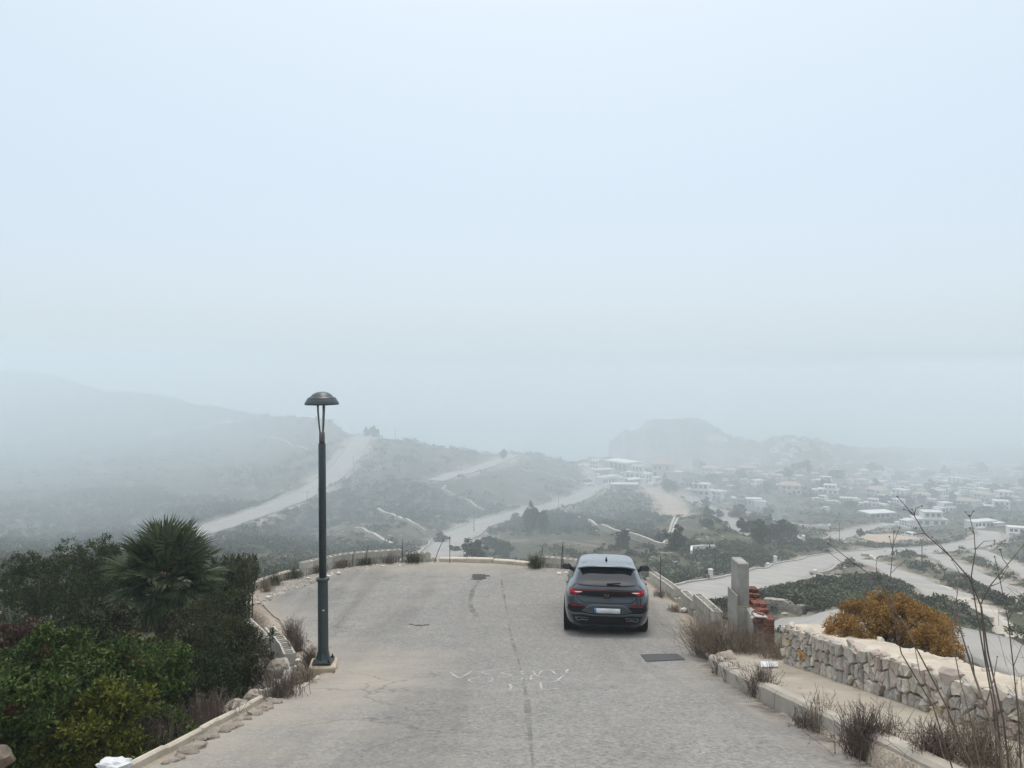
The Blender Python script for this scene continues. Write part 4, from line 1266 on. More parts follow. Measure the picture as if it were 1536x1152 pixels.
mb = MB().box(-.125, .12, -.275, .26, .978, .992); mb.build('ledge', M_plinth, pil)
M_brick = stone_mat('red_brick', (0.135, 0.045, 0.030), (0.215, 0.080, 0.052), 8, .9, .6, .006, stain=(.36, .29, .23), stain_amt=.85, rnd=.35)
stub = empty('brick_pier', (4.44, 13.95, gz), label='broken red brick pier with crumbling mortar beside the concrete pillar', cat='brick pier')
MB().box(-.13, .13, -.20, .70, -.1, .93).build('mortar_core', M_white_ren, stub)
BR = MB().box(-.115, .115, -.06, .06, 0, .058, bev=.006).mesh('brick', M_brick)
def brick(x, y, z, rz=0, s=1.0):
    o = link('brick', BR, stub, (x + R.uniform(-.006, .006), y + R.uniform(-.006, .006), z), (R.uniform(-.03, .03), R.uniform(-.03, .03), rz), (s, 1, 1))
for c in range(15):
    z = -.06 + c * .066
    xs_ = (-.03, .13) if c % 2 else (-.10, .06, .16)
    for i_, xx in enumerate(xs_):
        if R.random() > .10: brick(xx, -.235, z, 0, .80 if c % 2 else .55)
    for k in range(4):
        yy = -.11 + k * .245 + (.11 if c % 2 else 0)
        if R.random() > .07: brick(.185, yy, z, rad(90), .98)
for c in range(4):
    z = .935 + c * .066
    for k in range(3):
        yy = .16 + k * .235 + (.11 if c % 2 else 0)
        if yy > .10 + c * .15:
            brick(.17 + R.uniform(-.012, .012), yy, z, rad(90), .98); brick(.05 + R.uniform(-.02, .02), yy + .04, z, rad(90), .95)
for k in range(6):
    brick(R.uniform(-.07, .09), -.18 + k * .09, .935 + R.uniform(0, .015), R.uniform(0, 3), R.uniform(.35, .6))
cap = MB()
cap.add([(-.14, -.23, .932), (.12, -.24, .930), (.10, .20, .955), (.02, .40, .99), (-.13, .45, .96), (-.02, .02, .985)], [(0, 1, 5), (1, 2, 5), (2, 3, 5), (3, 4, 5), (4, 0, 5)])
cap.build('mortar_cap', M_white_ren, stub)
o = MB().box(-.19, -.14, -.27, -.21, .0, .95, bev=.01).build('frame_post', M_white_ren, stub)
o = MB().box(-.19, .02, -.25, -.05, .955, .985, bev=.008).build('lintel', M_white_ren, stub); o.rotation_euler = (rad(3), rad(4), 0)

# ------------------------------------------------------------------ the car
M_paint, nt_, b_ = nodes_of('graphite_paint')
b_.inputs['Base Color'].default_value = (0.038, 0.049, 0.060, 1); b_.inputs['Metallic'].default_value = .55; b_.inputs['Roughness'].default_value = .26
b_.inputs['Coat Weight'].default_value = 1.0; b_.inputs['Coat Roughness'].default_value = .06
M_glassd = flat_mat('dark_car_glass', (0.010, 0.016, 0.020), .04, spec=.95)
M_blk = flat_mat('black_plastic', (0.007, 0.008, 0.010), .55, spec=.12)
M_blkg = flat_mat('gloss_black', (0.004, 0.005, 0.006), .25, spec=.2)
M_red = flat_mat('red_lens', (0.36, 0.003, 0.008), .4, spec=.12)
M_dred = flat_mat('dark_red_lens', (0.10, 0.007, 0.010), .35, spec=.15)
M_clear = flat_mat('clear_lens', (0.70, 0.62, 0.60), .12, coat=.5)
M_copper = flat_mat('copper_badge', (0.28, 0.14, 0.095), .35, metal=.8)
M_tyre = flat_mat('tyre_rubber', (0.014, 0.014, 0.014), .85)
M_rim = flat_mat('dark_alloy', (0.08, 0.08, 0.085), .35, metal=.8)
M_chrome = flat_mat('satin_metal', (0.20, 0.205, 0.21), .35, metal=.8)
M_plate, nt_, b_ = nodes_of('number_plate')
co_ = coords(nt_, 'Object')
b_.inputs['Roughness'].default_value = .4
nt_.links.new(mixc(nt_, rampf(nt_, noise(nt_, co_, 13, 1), .35, .65), (.55, .56, .57), (.74, .75, .75)), b_.inputs['Base Color'])
M_pblue = flat_mat('plate_blue', (0.06, 0.20, 0.48), .4)

HS = [.19, .235, .27, .33, .40, .48, .55, .63, .70, .76, .80, .85, .90, .95, 1.0, 1.05, 1.10, 1.16, 1.22, 1.28, 1.33, 1.37, 1.395, 1.415, 1.43, 1.442, 1.450, 1.455]
KH = [.19, .27, .40, .55, .70, .80, .90, 1.0, 1.05, 1.10, 1.2, 1.3, 1.37, 1.41, 1.44, 1.455]
KW = [.78, .85, .888, .900, .900, .892, .862, .800, .765, .738, .690, .640, .598, .555, .45, .20]
KR = [.14, .05, .01, .0, .015, .03, .035, .06, .10, .16, .25, .34, .40, .56, .85, 1.3]
KF = [4.2, 4.30, 4.35, 4.37, 4.33, 4.22, 3.95, 3.35, 3.12, 2.98, 2.75, 2.48, 2.28, 2.12, 1.98, 1.75]
cw = lambda h: float(pchip(KH, KW, h)); cr_ = lambda h: float(pchip(KH, KR, h)); cf = lambda h: float(pchip(KH, KF, h))
def pn(h): return float(pchip([.19, .8, .95, 1.1, 1.46], [7.0, 7.0, 5.4, 4.4, 4.2], h))
def hm(h): return float(pchip([.2, .5, .66, .9, 1.02, 1.08, 1.20, 1.36, 1.5], [.2, .488, .622, .838, .955, 1.03, 1.17, 1.355, 1.5], h))
def rear_y(x, h, off=0.0):
    w_ = cw(h); L = (cf(h) - cr_(h)) / 2; yc = (cf(h) + cr_(h)) / 2
    t = min(abs(x) / w_, .995); PN = pn(h)
    return yc - L * (1 - t ** PN) ** (1 / PN) - off
def side_x(y, h, off=0.0):
    w_ = cw(h); L = (cf(h) - cr_(h)) / 2; yc = (cf(h) + cr_(h)) / 2
    t = min(abs(y - yc) / L, .995); PN = pn(h)
    return w_ * (1 - t ** PN) ** (1 / PN) + off
car = empty('car', (0, 0, 0), label='dark grey hatchback parked on the turnaround, seen from behind with red tail lamps', cat='car')
def car_body():
    nA = 168
    hs = HS
    Vv = []
    for h in hs:
        w_ = cw(h); L = (cf(h) - cr_(h)) / 2; yc = (cf(h) + cr_(h)) / 2
        for k in range(nA):
            a = 2 * math.pi * k / nA
            c, s_ = math.cos(a), math.sin(a)
            e = 2 / pn(h)
            Vv.append((w_ * abs(c) ** e * (1 if c >= 0 else -1), yc + L * abs(s_) ** e * (1 if s_ >= 0 else -1), h))
    V = np.array(Vv)
    Q = []
    axles = ((.86, .34), (3.55, .34))
    for i in range(len(hs) - 1):
        for k in range(nA):
            k2 = (k + 1) % nA
            q = (i * nA + k, i * nA + k2, (i + 1) * nA + k2, (i + 1) * nA + k)
            cc = V[list(q)].mean(0)
            if abs(cc[0]) > .62 and any((cc[1] - ay) ** 2 + (cc[2] - .335) ** 2 < .375 ** 2 for ay, r_ in axles): continue
            Q.append(q)
    nb = len(V)
    V = np.concatenate([V, [[0, 1.5, 1.456], [0, 2.2, .19]]])
    T = len(hs) - 1
    mbq = MB()
    mbq.add(V, Q, 0, True)
    for k in range(nA):
        mbq.f.append((T * nA + k, T * nA + (k + 1) % nA, nb)); mbq.m.append(0); mbq.sm.append(True)
        mbq.f.append(((k + 1) % nA, k, nb + 1)); mbq.m.append(1); mbq.sm.append(False)
    return mbq
car_body().build('body', [M_paint, M_blk], car)
def rear_patch(name, poly, m, off=.004, parent=car, n=(36, 12), thick=.012):
    """panel on the tail; poly = closed outline in (x, h), built as columns between its lower and upper edges"""
    poly = [(a_, hm(b_)) for a_, b_ in poly]
    xs = [p[0] for p in poly]
    x0, x1 = min(xs), max(xs)
    nx_, nh = n
    V = []
    def bounds(x):
        hs_ = []
        for i in range(len(poly)):
            a, b = poly[i], poly[(i + 1) % len(poly)]
            if (a[0] - x) * (b[0] - x) <= 0 and a[0] != b[0]:
                hs_.append(a[1] + (b[1] - a[1]) * (x - a[0]) / (b[0] - a[0]))
        return min(hs_), max(hs_)
    for i in range(nx_ + 1):
        x = x0 + (x1 - x0) * (i / nx_) * .9998 + (x1 - x0) * .0001
        lo, hi = bounds(x)
        for j in range(nh + 1):
            h = lo + (hi - lo) * j / nh
            V.append((x, rear_y(x, h, off), h))
    idx_ = lambda i, j: i * (nh + 1) + j
    fs = [(idx_(i, j), idx_(i + 1, j), idx_(i + 1, j + 1), idx_(i, j + 1)) for i in range(nx_) for j in range(nh)]
    # rim going back into the body
    rim = [idx_(i, 0) for i in range(nx_ + 1)] + [idx_(nx_, j) for j in range(1, nh + 1)] + [idx_(i, nh) for i in range(nx_ - 1, -1, -1)] + [idx_(0, j) for j in range(nh - 1, 0, -1)]
    b0 = len(V)
    for k in rim: V.append((V[k][0], V[k][1] + thick + off, V[k][2]))
    for k in range(len(rim)): fs.append((rim[k], b0 + k, b0 + (k + 1) % len(rim), rim[(k + 1) % len(rim)]))
    mb = MB(); mb.add(V, fs, 0, True)
    return mb.build(name, m, parent)
def mir(pl): return [(-a, b) for a, b in pl]
# rear window with its dark surround, wiper
win = rear_patch('rear_window', [(-.635, 1.085), (-.60, 1.075), (-.3, 1.063), (0, 1.06), (.3, 1.063), (.60, 1.075), (.635, 1.085), (.60, 1.20), (.565, 1.32), (.54, 1.345), (.3, 1.36), (0, 1.362), (-.3, 1.36), (-.54, 1.345), (-.565, 1.32), (-.60, 1.20)], M_glassd, .006, n=(40, 14))
mb = MB()
pts = [(0.0 + .02 * k, rear_y(.02 * k, hm(1.10), .035), hm(1.10) + .002 * k) for k in range(0, 15)]
mb.tube(pts, .022, .014, 6)
pts = [(.03 + .03 * k, rear_y(.03 * k, hm(1.085), .03), hm(1.082) - .0008 * k) for k in range(0, 14)]
mb.tube(pts, .009, .006, 5)
mb.build('wiper', M_blk, car)
# spoiler
mb = MB()
vs = []
for i in range(25):
    x = -.60 + 1.2 * i / 24
    yb = .235 + .10 * (abs(x) / .6) ** 2.5
    zt = 1.408 - .062 * (abs(x) / .6) ** 3.2
    vs += [(x, yb + .45, zt + .032), (x, yb + .02, zt - .006), (x, yb, zt - .022), (x, yb + .03, zt - .045), (x, yb + .30, zt - .05)]
fs = [(i * 5 + j, i * 5 + 5 + j, i * 5 + 6 + j, i * 5 + 1 + j) for i in range(24) for j in range(4)]
fs += [tuple(range(5)), tuple(24 * 5 + j for j in range(4, -1, -1))]
mb.add(vs, fs, 0, False)
mb.build('spoiler', M_paint, car)
# roof seam line
mb = MB()
def roof_h(x, y):
    lo, hi = 1.30, 1.4549
    for _ in range(24):
        mid = (lo + hi) / 2
        PN = pn(mid); w_ = cw(mid); L = (cf(mid) - cr_(mid)) / 2; yc = (cf(mid) + cr_(mid)) / 2
        if (abs(x) / w_) ** PN + (abs(y - yc) / L) ** PN < 1: lo = mid
        else: hi = mid
    return lo
# antenna fin
mb = MB()
fin = [(-.0, -.16, .0), (.0, .12, .0), (.0, -.06, .085), (.0, -.13, .075)]
hz = roof_h(0, .86)
mb.add([(-.022, .12, -.01), (.022, .12, -.01), (.030, -.10, -.01), (-.030, -.10, -.01), (.0, -.03, .085), (0, -.09, .095), (0, -.12, .05)], [(0, 4, 1), (1, 4, 5, 2), (0, 3, 5, 4), (3, 2, 6), (2, 5, 6), (3, 6, 5)])
o = mb.build('antenna_fin', M_blk, car); o.location = (0, .92, hz)
# light band
band = rear_patch('light_band', [(-.770, 1.005), (-.5, 1.012), (0, 1.016), (.5, 1.012), (.770, 1.005), (.765, .905), (.70, .885), (.45, .885), (.30, .868), (0, .862), (-.30, .868), (-.45, .885), (-.70, .885), (-.765, .905)], M_blkg, .010)
rear_patch('light_strip', [(-.74, .996), (0, 1.002), (.74, .996), (.74, .974), (0, .980), (-.74, .974)], M_dred, .016, band, (30, 2))
for s_ in (-1, 1):
    pl = [(.785 * s_, .998), (.70 * s_, .998), (.58 * s_, .985), (.535 * s_, .955), (.60 * s_, .915), (.66 * s_, .885), (.755 * s_, .890), (.775 * s_, .92)]
    tl = rear_patch('tail_lamp', pl, M_red, .014, car, (12, 8))
    rear_patch('lens', [(.66 * s_, .962), (.53 * s_, .972), (.50 * s_, .960), (.58 * s_, .945), (.66 * s_, .95)], M_clear, .020, tl, (8, 3))
    rear_patch('lens', [(.77 * s_, .95), (.69 * s_, .95), (.67 * s_, .90), (.75 * s_, .90)], M_dred, .019, tl, (6, 4))
    rear_patch('reflector', [(.735 * s_, .674), (.49 * s_, .672), (.49 * s_, .652), (.735 * s_, .650)], M_red, .016, car, (10, 2))
# tail gate seam
mb = MB()
def seam(pp, r_=.006):
    pp = [(a_, hm(b_)) for a_, b_ in pp]
    P = []
    for a, b in zip(pp[:-1], pp[1:]):
        for k in range(6):
            x = a[0] + (b[0] - a[0]) * k / 6; h = a[1] + (b[1] - a[1]) * k / 6
            P.append((x, rear_y(x, h, .001), h))
    x, h = pp[-1]; P.append((x, rear_y(x, h, .001), h)); mb.tube(P, r_, n=5)
seam([(-.62, .87), (-.57, .80), (-.50, .745), (-.3, .738), (0, .736), (.3, .738), (.50, .745), (.57, .80), (.62, .87)])
seam([(-.64, 1.08), (-.72, 1.02)]); seam([(.64, 1.08), (.72, 1.02)])
mb.build('tailgate_seam', M_blk, car)
# lower bumper in black, diffuser, exhaust trims
rear_patch('bumper_insert', [(-.80, .665), (-.74, .695), (-.5, .685), (-.44, .64), (-.36, .60), (.36, .60), (.44, .64), (.5, .685), (.74, .695), (.80, .665), (.84, .55), (.70, .50), (0, .48), (-.70, .50), (-.84, .55)], M_blk, .008)
rear_patch('bumper_panel', [(-.40, .655), (-.30, .70), (.30, .70), (.40, .655), (.52, .545), (.36, .485), (-.36, .485), (-.52, .545)], M_paint, .018, car, (24, 8))
rear_patch('diffuser', [(-.72, .455), (-.5, .475), (0, .465), (.5, .475), (.72, .455), (.66, .30), (.45, .255), (-.45, .255), (-.66, .30)], M_blkg, .010)
pl_ = rear_patch('bumper_lip', [(-.74, .485), (-.5, .500), (-.33, .462), (.33, .462), (.5, .500), (.74, .485), (.68, .43), (.50, .455), (.33, .430), (-.33, .430), (-.50, .455), (-.68, .43)], M_paint, .02, car, (40, 3))
for s_ in (-1, 1):
    ex = rear_patch('exhaust_trim', [(.64 * s_, .395), (.37 * s_, .40), (.40 * s_, .345), (.60 * s_, .335)], M_blkg, .022, car, (8, 3))
    mb = MB()
    P = [(x * s_, rear_y(x, hm(h), .026), hm(h)) for x, h in ((.645, .395), (.37, .402), (.41, .342), (.45, .352), (.52, .36), (.545, .34), (.60, .335), (.645, .395))]
    mb.tube(P, .008, n=5); mb.build('trim_edge', M_chrome, ex)
# number plate
rear_patch('plate_holder', [(-.275, .625), (.275, .625), (.275, .495), (-.275, .495)], M_blk, .021, car, (8, 2))
plate = rear_patch('number_plate', [(-.262, .618), (.268, .618), (.268, .502), (-.262, .502)], M_plate, .030, car, (10, 2))
rear_patch('country_band', [(-.262, .617), (-.215, .617), (-.215, .503), (-.262, .503)], M_pblue, .032, plate, (2, 2))
# badge: a dark shield plate with a copper tribal emblem
bd = rear_patch('badge', [(-.062, .935), (.062, .935), (.066, .86), (.048, .825), (-.048, .825), (-.066, .86)], M_blkg, .022, car, (6, 6))
mb = MB()
for s_ in (-1, 1):
    for pp in ([(.006, .850), (.034, .868), (.046, .905), (.040, .925), (.012, .922)], [(.046, .905), (.022, .897), (.010, .905)], [(.034, .868), (.020, .878), (.006, .872)]):
        mb.tube([(a * s_, rear_y(a, hm(h), .027), hm(h)) for a, h in pp], .0055, n=5)
mb.build('emblem', M_copper, bd)
# lettering under the badge
fc = bpy.data.curves.new('lettering', 'FONT'); fc.body = 'CUPRA'; fc.size = .042; fc.space_character = 1.9; fc.align_x = 'CENTER'; fc.extrude = .003
to = bpy.data.objects.new('lettering_source', fc); COL.objects.link(to)
dg = bpy.context.evaluated_depsgraph_get()
me = bpy.data.meshes.new_from_object(to.evaluated_get(dg)); me.materials.clear(); me.materials.append(M_blk)
bpy.data.objects.remove(to)
o = link('lettering', me, car, (0, rear_y(0, hm(.785), .007), hm(.772)), (rad(90), 0, 0))
# side windows, mirrors, wheels
for s_ in (-1, 1):
    V = []
    ny, nh = 26, 8
    for i in range(ny + 1):
        yv = .72 + (3.0 - .72) * i / ny
        hi = 1.345 if yv < 2.35 else 1.345 - (yv - 2.35) * .42
        hi = min(hi, 1.09 + (yv - .72) * .8 + .02)
        lo = 1.045 + .03 * (1 - i / ny)
        hi = max(hi, lo + .01)
        for j in range(nh + 1):
            h = lo + (hi - lo) * j / nh; V.append((s_ * side_x(yv, h, .004), yv, h))
    mb = MB().add(V, [(i * (nh + 1) + j, (i + 1) * (nh + 1) + j, (i + 1) * (nh + 1) + j + 1, i * (nh + 1) + j + 1) for i in range(ny) for j in range(nh)], 0, True)
    mb.build('side_window', M_glassd, car)
    mm = MB()
    mm.bm((lambda bm: (bmesh.ops.create_icosphere(bm, subdivisions=3, radius=1), bm)[1])(bmesh.new()), 0, Matrix.Translation((s_ * .925, 2.72, 1.05)) @ Matrix.Diagonal((.118, .085, .076, 1)), True)
    mm.tube([(s_ * .70, 2.80, .97), (s_ * .80, 2.77, .99), (s_ * .92, 2.74, 1.02)], .05, .035, 6)
    mo = mm.build('mirror', M_blkg, car)
    MB().add([(s_ * .925 + dx * .09, 2.632, 1.05 + dz_ * .055) for dx, dz_ in ((-1, -.8), (1, -.6), (1, .7), (-.9, .9))], [(0, 1, 2, 3)]).build('mirror_glass', M_glassd, mo)
    for ay in (.86, 3.55):
        wc = empty('wheel', (s_ * .752, ay, .325)); wc.parent = car
        Mx = Matrix.Rotation(rad(90), 4, 'Y')
        MB().lathe([(.22, -.112), (.30, -.112), (.318, -.095), (.325, -.06), (.325, .06), (.318, .095), (.30, .112), (.22, .112)], 32, M=Mx, cap=False).build('tyre', M_tyre, wc)
        rm = MB().lathe([(.0, .09), (.05, .095), (.20, .085), (.225, .10), (.225, -.10), (.0, -.10)], 24, M=Mx, cap=False)
        for k in range(5):
            a = rad(72 * k); rm.box(-.02, .02, .03, .21, .085, .11, M=Mx @ Matrix.Rotation(a, 4, 'Z') if s_ > 0 else Matrix.Rotation(rad(-90), 4, 'Y') @ Matrix.Rotation(a, 4, 'Z'))
        rm.build('rim', M_rim, wc)
        MB().lathe([(.372, -.20), (.372, .12)], 32, M=Mx, cap=False).build('wheel_arch', M_blk, car, loc=(s_ * .70, ay, .335))
# dark under-tray
MB().box(-.70, .70, .25, 4.1, .15, .24).build('underbody', M_blk, car)
# exhaust / door handle details
for s_ in (-1, 1):
    for yy in (1.35, 2.25):
        x = side_x(yy, .90)
        MB().box(-.018, .022, -.10, .10, -.014, .014, bev=.008).build('door_handle', M_paint, car, loc=(s_ * (x + .008), yy, .90))
YAW = rad(-6.2); SL = 0.118
car.location = (1.93, 15.63, -(5.55 - .12 * .87) - 0.0)
# axes: local +Y is forward, tilted down with the ground
car.rotation_euler = Matrix.LocRotScale(None, (Matrix.Rotation(YAW, 3, 'Z') @ Matrix.Rotation(-math.atan(SL), 3, 'X')).to_quaternion(), None).to_euler()
# ------------------------------------------------------------------ foliage
def unit(v): return v / (np.linalg.norm(v, axis=-1, keepdims=True) + 1e-9)
def leaf_quads(p, d, L, W, rng, droop=0.0):
    """rhombic leaves at points p along directions d"""
    n = len(p)
    r = unit(np.cross(d, unit(rng.normal(size=(n, 3)))))
    up = np.cross(r, d)
    L = np.broadcast_to(L, (n,))[:, None]; W = np.broadcast_to(W, (n,))[:, None]
    tip = p + d * L; tip[:, 2] -= droop * L[:, 0]
    midp = p + d * L * 0.45
    V = np.stack([p, midp + r * W * .5 + up * W * .12, tip, midp - r * W * .5 + up * W * .12], 1).reshape(-1, 3)
    return V, np.arange(4 * n).reshape(n, 4)
def lobes_of(rng, rx, ry, h, k):
    c = unit(rng.normal(size=(k, 3))) * (rng.random((k, 1)) ** 0.4) * np.array([rx * .78, ry * .78, h * .40]) + np.array([0, 0, h * .50])
    r = rng.uniform(.17, .36, k) * (rx + ry + h) / 3
    return c, r
def foliage_cloud(rng, rx, ry, h, n, per, L, W, lob=14, sprig=0.10, stray=0.04, fill=0.75):
    c, r = lobes_of(rng, rx, ry, h, lob)
    # sprigs gather in clumps, so that dark gaps stay between them
    nc = max(6, n // 26)
    kc = rng.choice(lob, nc, p=r ** 2 / (r ** 2).sum())
    dc = unit(rng.normal(size=(nc, 3)) + np.array([0, -.15, .35]))
    rc = r[kc] * rng.uniform(fill, 1.02, nc)
    st = rng.random(nc) < stray
    rc[st] *= rng.uniform(1.1, 1.35, st.sum())
    cc = c[kc] + dc * rc[:, None] * np.array([1, 1, .9])
    csz = rng.uniform(.09, .19, nc) * ((rx + ry + h) / 3) ** .7
    k2 = rng.integers(0, nc, n)
    d = unit(rng.normal(size=(n, 3)) + dc[k2] * .9 + np.array([0, 0, .25]))
    p = cc[k2] + d * (csz[k2] * rng.uniform(.45, 1.0, n))[:, None]
    p[:, 2] = np.maximum(p[:, 2], 0.02 * h)
    ax = unit(d + np.array([0, 0, .5]) + rng.normal(size=(n, 3)) * .35)
    P = np.repeat(p, per, 0); A = np.repeat(ax, per, 0)
    t = np.tile(np.linspace(0, 1, per), n)[:, None]
    P = P + A * sprig * t
    dd = unit(A * .55 + unit(rng.normal(size=P.shape)) * .9)
    return leaf_quads(P, dd, L * rng.uniform(.7, 1.2, len(P)), W * rng.uniform(.8, 1.2, len(P)), rng), c, r
M_bark = stone_mat('bark', (0.07, 0.055, 0.042), (0.13, 0.105, 0.08), 9, .95, .5, .01)
def shrub(name, base, rx, ry, h, n, per, L, W, mat, label, cat='shrub', group=None, seed=0, **kw):
    rng = np.random.default_rng(seed + 100)
    t = empty(name, base, R.uniform(0, 6.28) * 0, label, cat, group)
    (V, Q), c, r = foliage_cloud(rng, rx, ry, h, n, per, L, W, **kw)
    link('foliage', np_mesh('foliage', V, Q, mat), t)
    mb = MB()
    for i in range(min(len(c), 9)):
        e = Vector(c[i]); m_ = e * .5 + Vector(rng.normal(size=3)) * .08 * h
        mb.tube([Vector((rng.normal() * .08, rng.normal() * .08, -.25)), m_, e], .022 * h, .007 * h, 5)
    o = mb.build('stems', M_bark, t); o['kind'] = 'stuff'
    return t
ML_dark = leaf_mat('leaf_dark', (0.015, 0.026, 0.007), (0.044, 0.062, 0.016), None, patch=2.0, transl=.12, spec=.2)
ML_hedge = leaf_mat('leaf_hedge', (0.018, 0.029, 0.009), (0.056, 0.072, 0.022), (0.055, 0.06, 0.022), .2, patch=1.5, transl=.12, spec=.2)
ML_brown = leaf_mat('leaf_lentisk', (0.020, 0.028, 0.009), (0.066, 0.070, 0.026), (0.075, 0.06, 0.03), .25, patch=2.6, transl=.12, spec=.2)
ML_green = leaf_mat('leaf_green', (0.024, 0.050, 0.010), (0.085, 0.125, 0.026), (0.085, 0.022, 0.016), .06, patch=2.4, transl=.12, spec=.2)
ML_yell = leaf_mat('leaf_yellowgreen', (0.042, 0.062, 0.008), (0.155, 0.155, 0.018), (0.03, 0.055, 0.012), .3, patch=2.2, transl=.12, spec=.2)
ML_red = leaf_mat('leaf_reddish', (0.045, 0.024, 0.018), (0.11, 0.06, 0.045), (0.05, 0.06, 0.02), .2, patch=3, transl=.12, spec=.2)
ML_olive = leaf_mat('leaf_olive', (0.028, 0.036, 0.014), (0.075, 0.080, 0.036), None, patch=2, transl=.12, spec=.2)
ML_gold = leaf_mat('leaf_gold', (0.16, 0.082, 0.022), (0.46, 0.285, 0.095), (0.14, 0.08, 0.03), .1, rough=.7, patch=7, transl=.2)
ML_palm = leaf_mat('leaf_palm', (0.016, 0.036, 0.014), (0.105, 0.130, 0.060), None, patch=2.0, rough=.4, transl=.15)
ML_palmd = leaf_mat('leaf_palm_dry', (0.06, 0.06, 0.03), (0.15, 0.13, 0.075), None, patch=3)
ML_dry = leaf_mat('dry_stem', (0.13, 0.10, 0.075), (0.33, 0.265, 0.20), (0.10, 0.09, 0.05), .2, rough=.9, patch=3, transl=.1)
ML_dryd = leaf_mat('dry_stem_dark', (0.085, 0.066, 0.054), (0.20, 0.158, 0.128), (0.11, 0.10, 0.06), .2, rough=.9, patch=3, transl=.1)
ML_pale = leaf_mat('dry_stem_pale', (0.20, 0.15, 0.10), (0.34, 0.28, 0.21), None, rough=.9, patch=3, transl=.1)

def px3(px, row, d): return Vector(((px - 768) / F * d, d, -(row - HOR) / F * d))
SHR = [  # px, top row, bottom row, half width px, distance, sprigs, leaf length, material, label
 (40, 826, 985, 80, 15.5, 2600, .050, ML_hedge, 'dark green bushy shrub at the far left edge below the foggy hill'),
 (128, 808, 975, 62, 17.0, 2600, .050, ML_hedge, 'tall dark shrub left of the fan palm with thin twigs on top'),
 (166, 800, 905, 16, 16.4, 420, .050, ML_hedge, 'narrow upright dark sprig just left of the fan palm'),
 (130, 888, 1010, 100, 13.4, 3000, .046, ML_dark, 'wide dark green shrub in front and left of the fan palm'),
 (282, 912, 1085, 98, 11.2, 4200, .040, ML_brown, 'broad dark lentisk shrub with brownish tips directly below the fan palm'),
 (338, 884, 1015, 36, 14.4, 1500, .046, ML_hedge, 'mid green shrub between the fan palm and the edge of the turnaround'),
 (345, 930, 1075, 54, 11.6, 2200, .040, ML_brown, 'dark rounded shrub overhanging the boulders beside the lamp wall'),
 (300, 968, 1110, 70, 10.2, 2400, .040, ML_dark, 'very dark low shrub above the left kerb behind the bright green one'),
 (185, 975, 1150, 82, 8.4, 3600, .058, ML_green, 'bright green lentisk shrub nearest the left kerb'),
 (60, 965, 1150, 95, 8.0, 3800, .058, ML_green, 'green lentisk shrub with red tinged leaves at the left frame edge'),
 (130, 1062, 1200, 84, 6.8, 2800, .052, ML_yell, 'yellow green shrub at the bottom left among darker green ones'),
 (18, 1020, 1190, 52, 6.7, 1900, .055, ML_green, 'small green shrub in the bottom left corner beside the tan rock'),
 (232, 1075, 1190, 44, 7.4, 1500, .052, ML_green, 'low green shrub at the foot of the left kerb above the white bag'),
 (14, 940, 1020, 42, 9.8, 1200, .046, ML_red, 'reddish brown shrub at the left frame edge above the green shrubs'),
 (110, 928, 1005, 90, 10.4, 1900, .060, ML_olive, 'olive grassy shrub between the dark hedge and the bright green shrubs'),
]
for i, (a, top, bot, hw, d, n, L, m, lb_) in enumerate(SHR):
    zt = -(top - HOR) / F * d; x = (a - 768) / F * d
    zb = min(-(bot - HOR) / F * d, zt - .5)
    r_ = hw * d / F
    shrub('shrub', (x, d + r_ * .35, zb), r_, r_ * .8, (zt - zb), int(n * 1.25), 7, L, L * .40, m, lb_, seed=i, sprig=.07, stray=.12, lob=30)
# small orange shoot
t = empty('dry_shoot', px3(73, 1000, 8.1), label='small orange dry shoot rising from the green shrubs on the left', cat='plant')
rng = np.random.default_rng(5)
(V, Q), _, _ = foliage_cloud(rng, .05, .05, .22, 60, 6, .03, .008, lob=4, sprig=.04)
link('foliage', np_mesh('foliage', V, Q, ML_gold), t)

# fan palm
def frond_mesh(seed, mat):
    rng = random.Random(seed)
    V = []; Fq = []
    pet = .50 + rng.uniform(-.06, .06)
    P = [Vector((pet * k / 5, 0, -.05 * (k / 5) ** 2 * rng.uniform(.5, 1.5))) for k in range(6)]
    for k, p in enumerate(P):
        w_ = .016 * (1 - .4 * k / 5)
        V += [(p.x, p.y - w_, p.z), (p.x, p.y + w_, p.z)]
    for k in range(5): Fq.append((2 * k, 2 * k + 1, 2 * k + 3, 2 * k + 2))
    end = P[-1]
    nl = 28
    for j in range(nl):
        a = rad(-112 + 224 * j / (nl - 1) + rng.uniform(-2.5, 2.5))
        L = (.50 - .13 * abs(math.sin(a / 2)) ** 1.2) * rng.uniform(.88, 1.06)
        dx, dy = math.cos(a), math.sin(a)
        lift = .10 * math.cos(a) - .03
        b0 = len(V)
        for q, (t_, ww) in enumerate(((.02, .010), (.35, .020), (.72, .013), (1.0, .001))):
            dr = -.13 * t_ ** 2.4 * rng.uniform(.6, 1.4)
            c = Vector((end.x + dx * L * t_, end.y + dy * L * t_, end.z + lift * L * t_ + dr * L))
            V += [(c.x - dy * ww, c.y + dx * ww, c.z + ww * .5), (c.x + dy * ww, c.y - dx * ww, c.z + ww * .5), (c.x, c.y, c.z - ww * .3)]
        for q in range(3):
            o_ = b0 + q * 3
            Fq += [(o_, o_ + 2, o_ + 5, o_ + 3), (o_ + 2, o_ + 1, o_ + 4, o_ + 5)]
    return np_mesh('frond', V, Fq, mat)
pc = px3(248, 868, 13.2)
palm = empty('fan_palm', (pc.x, pc.y, tz(pc.x, pc.y)), label='dark green dwarf fan palm rising above the shrubs on the left', cat='palm')
hz_ = pc.z - palm.location.z
mb = MB().lathe([(.16, -.3), (.15, hz_ * .5), (.19, hz_ - .1), (.10, hz_ + .12)], 14)
mb.build('trunk', M_bark, palm)
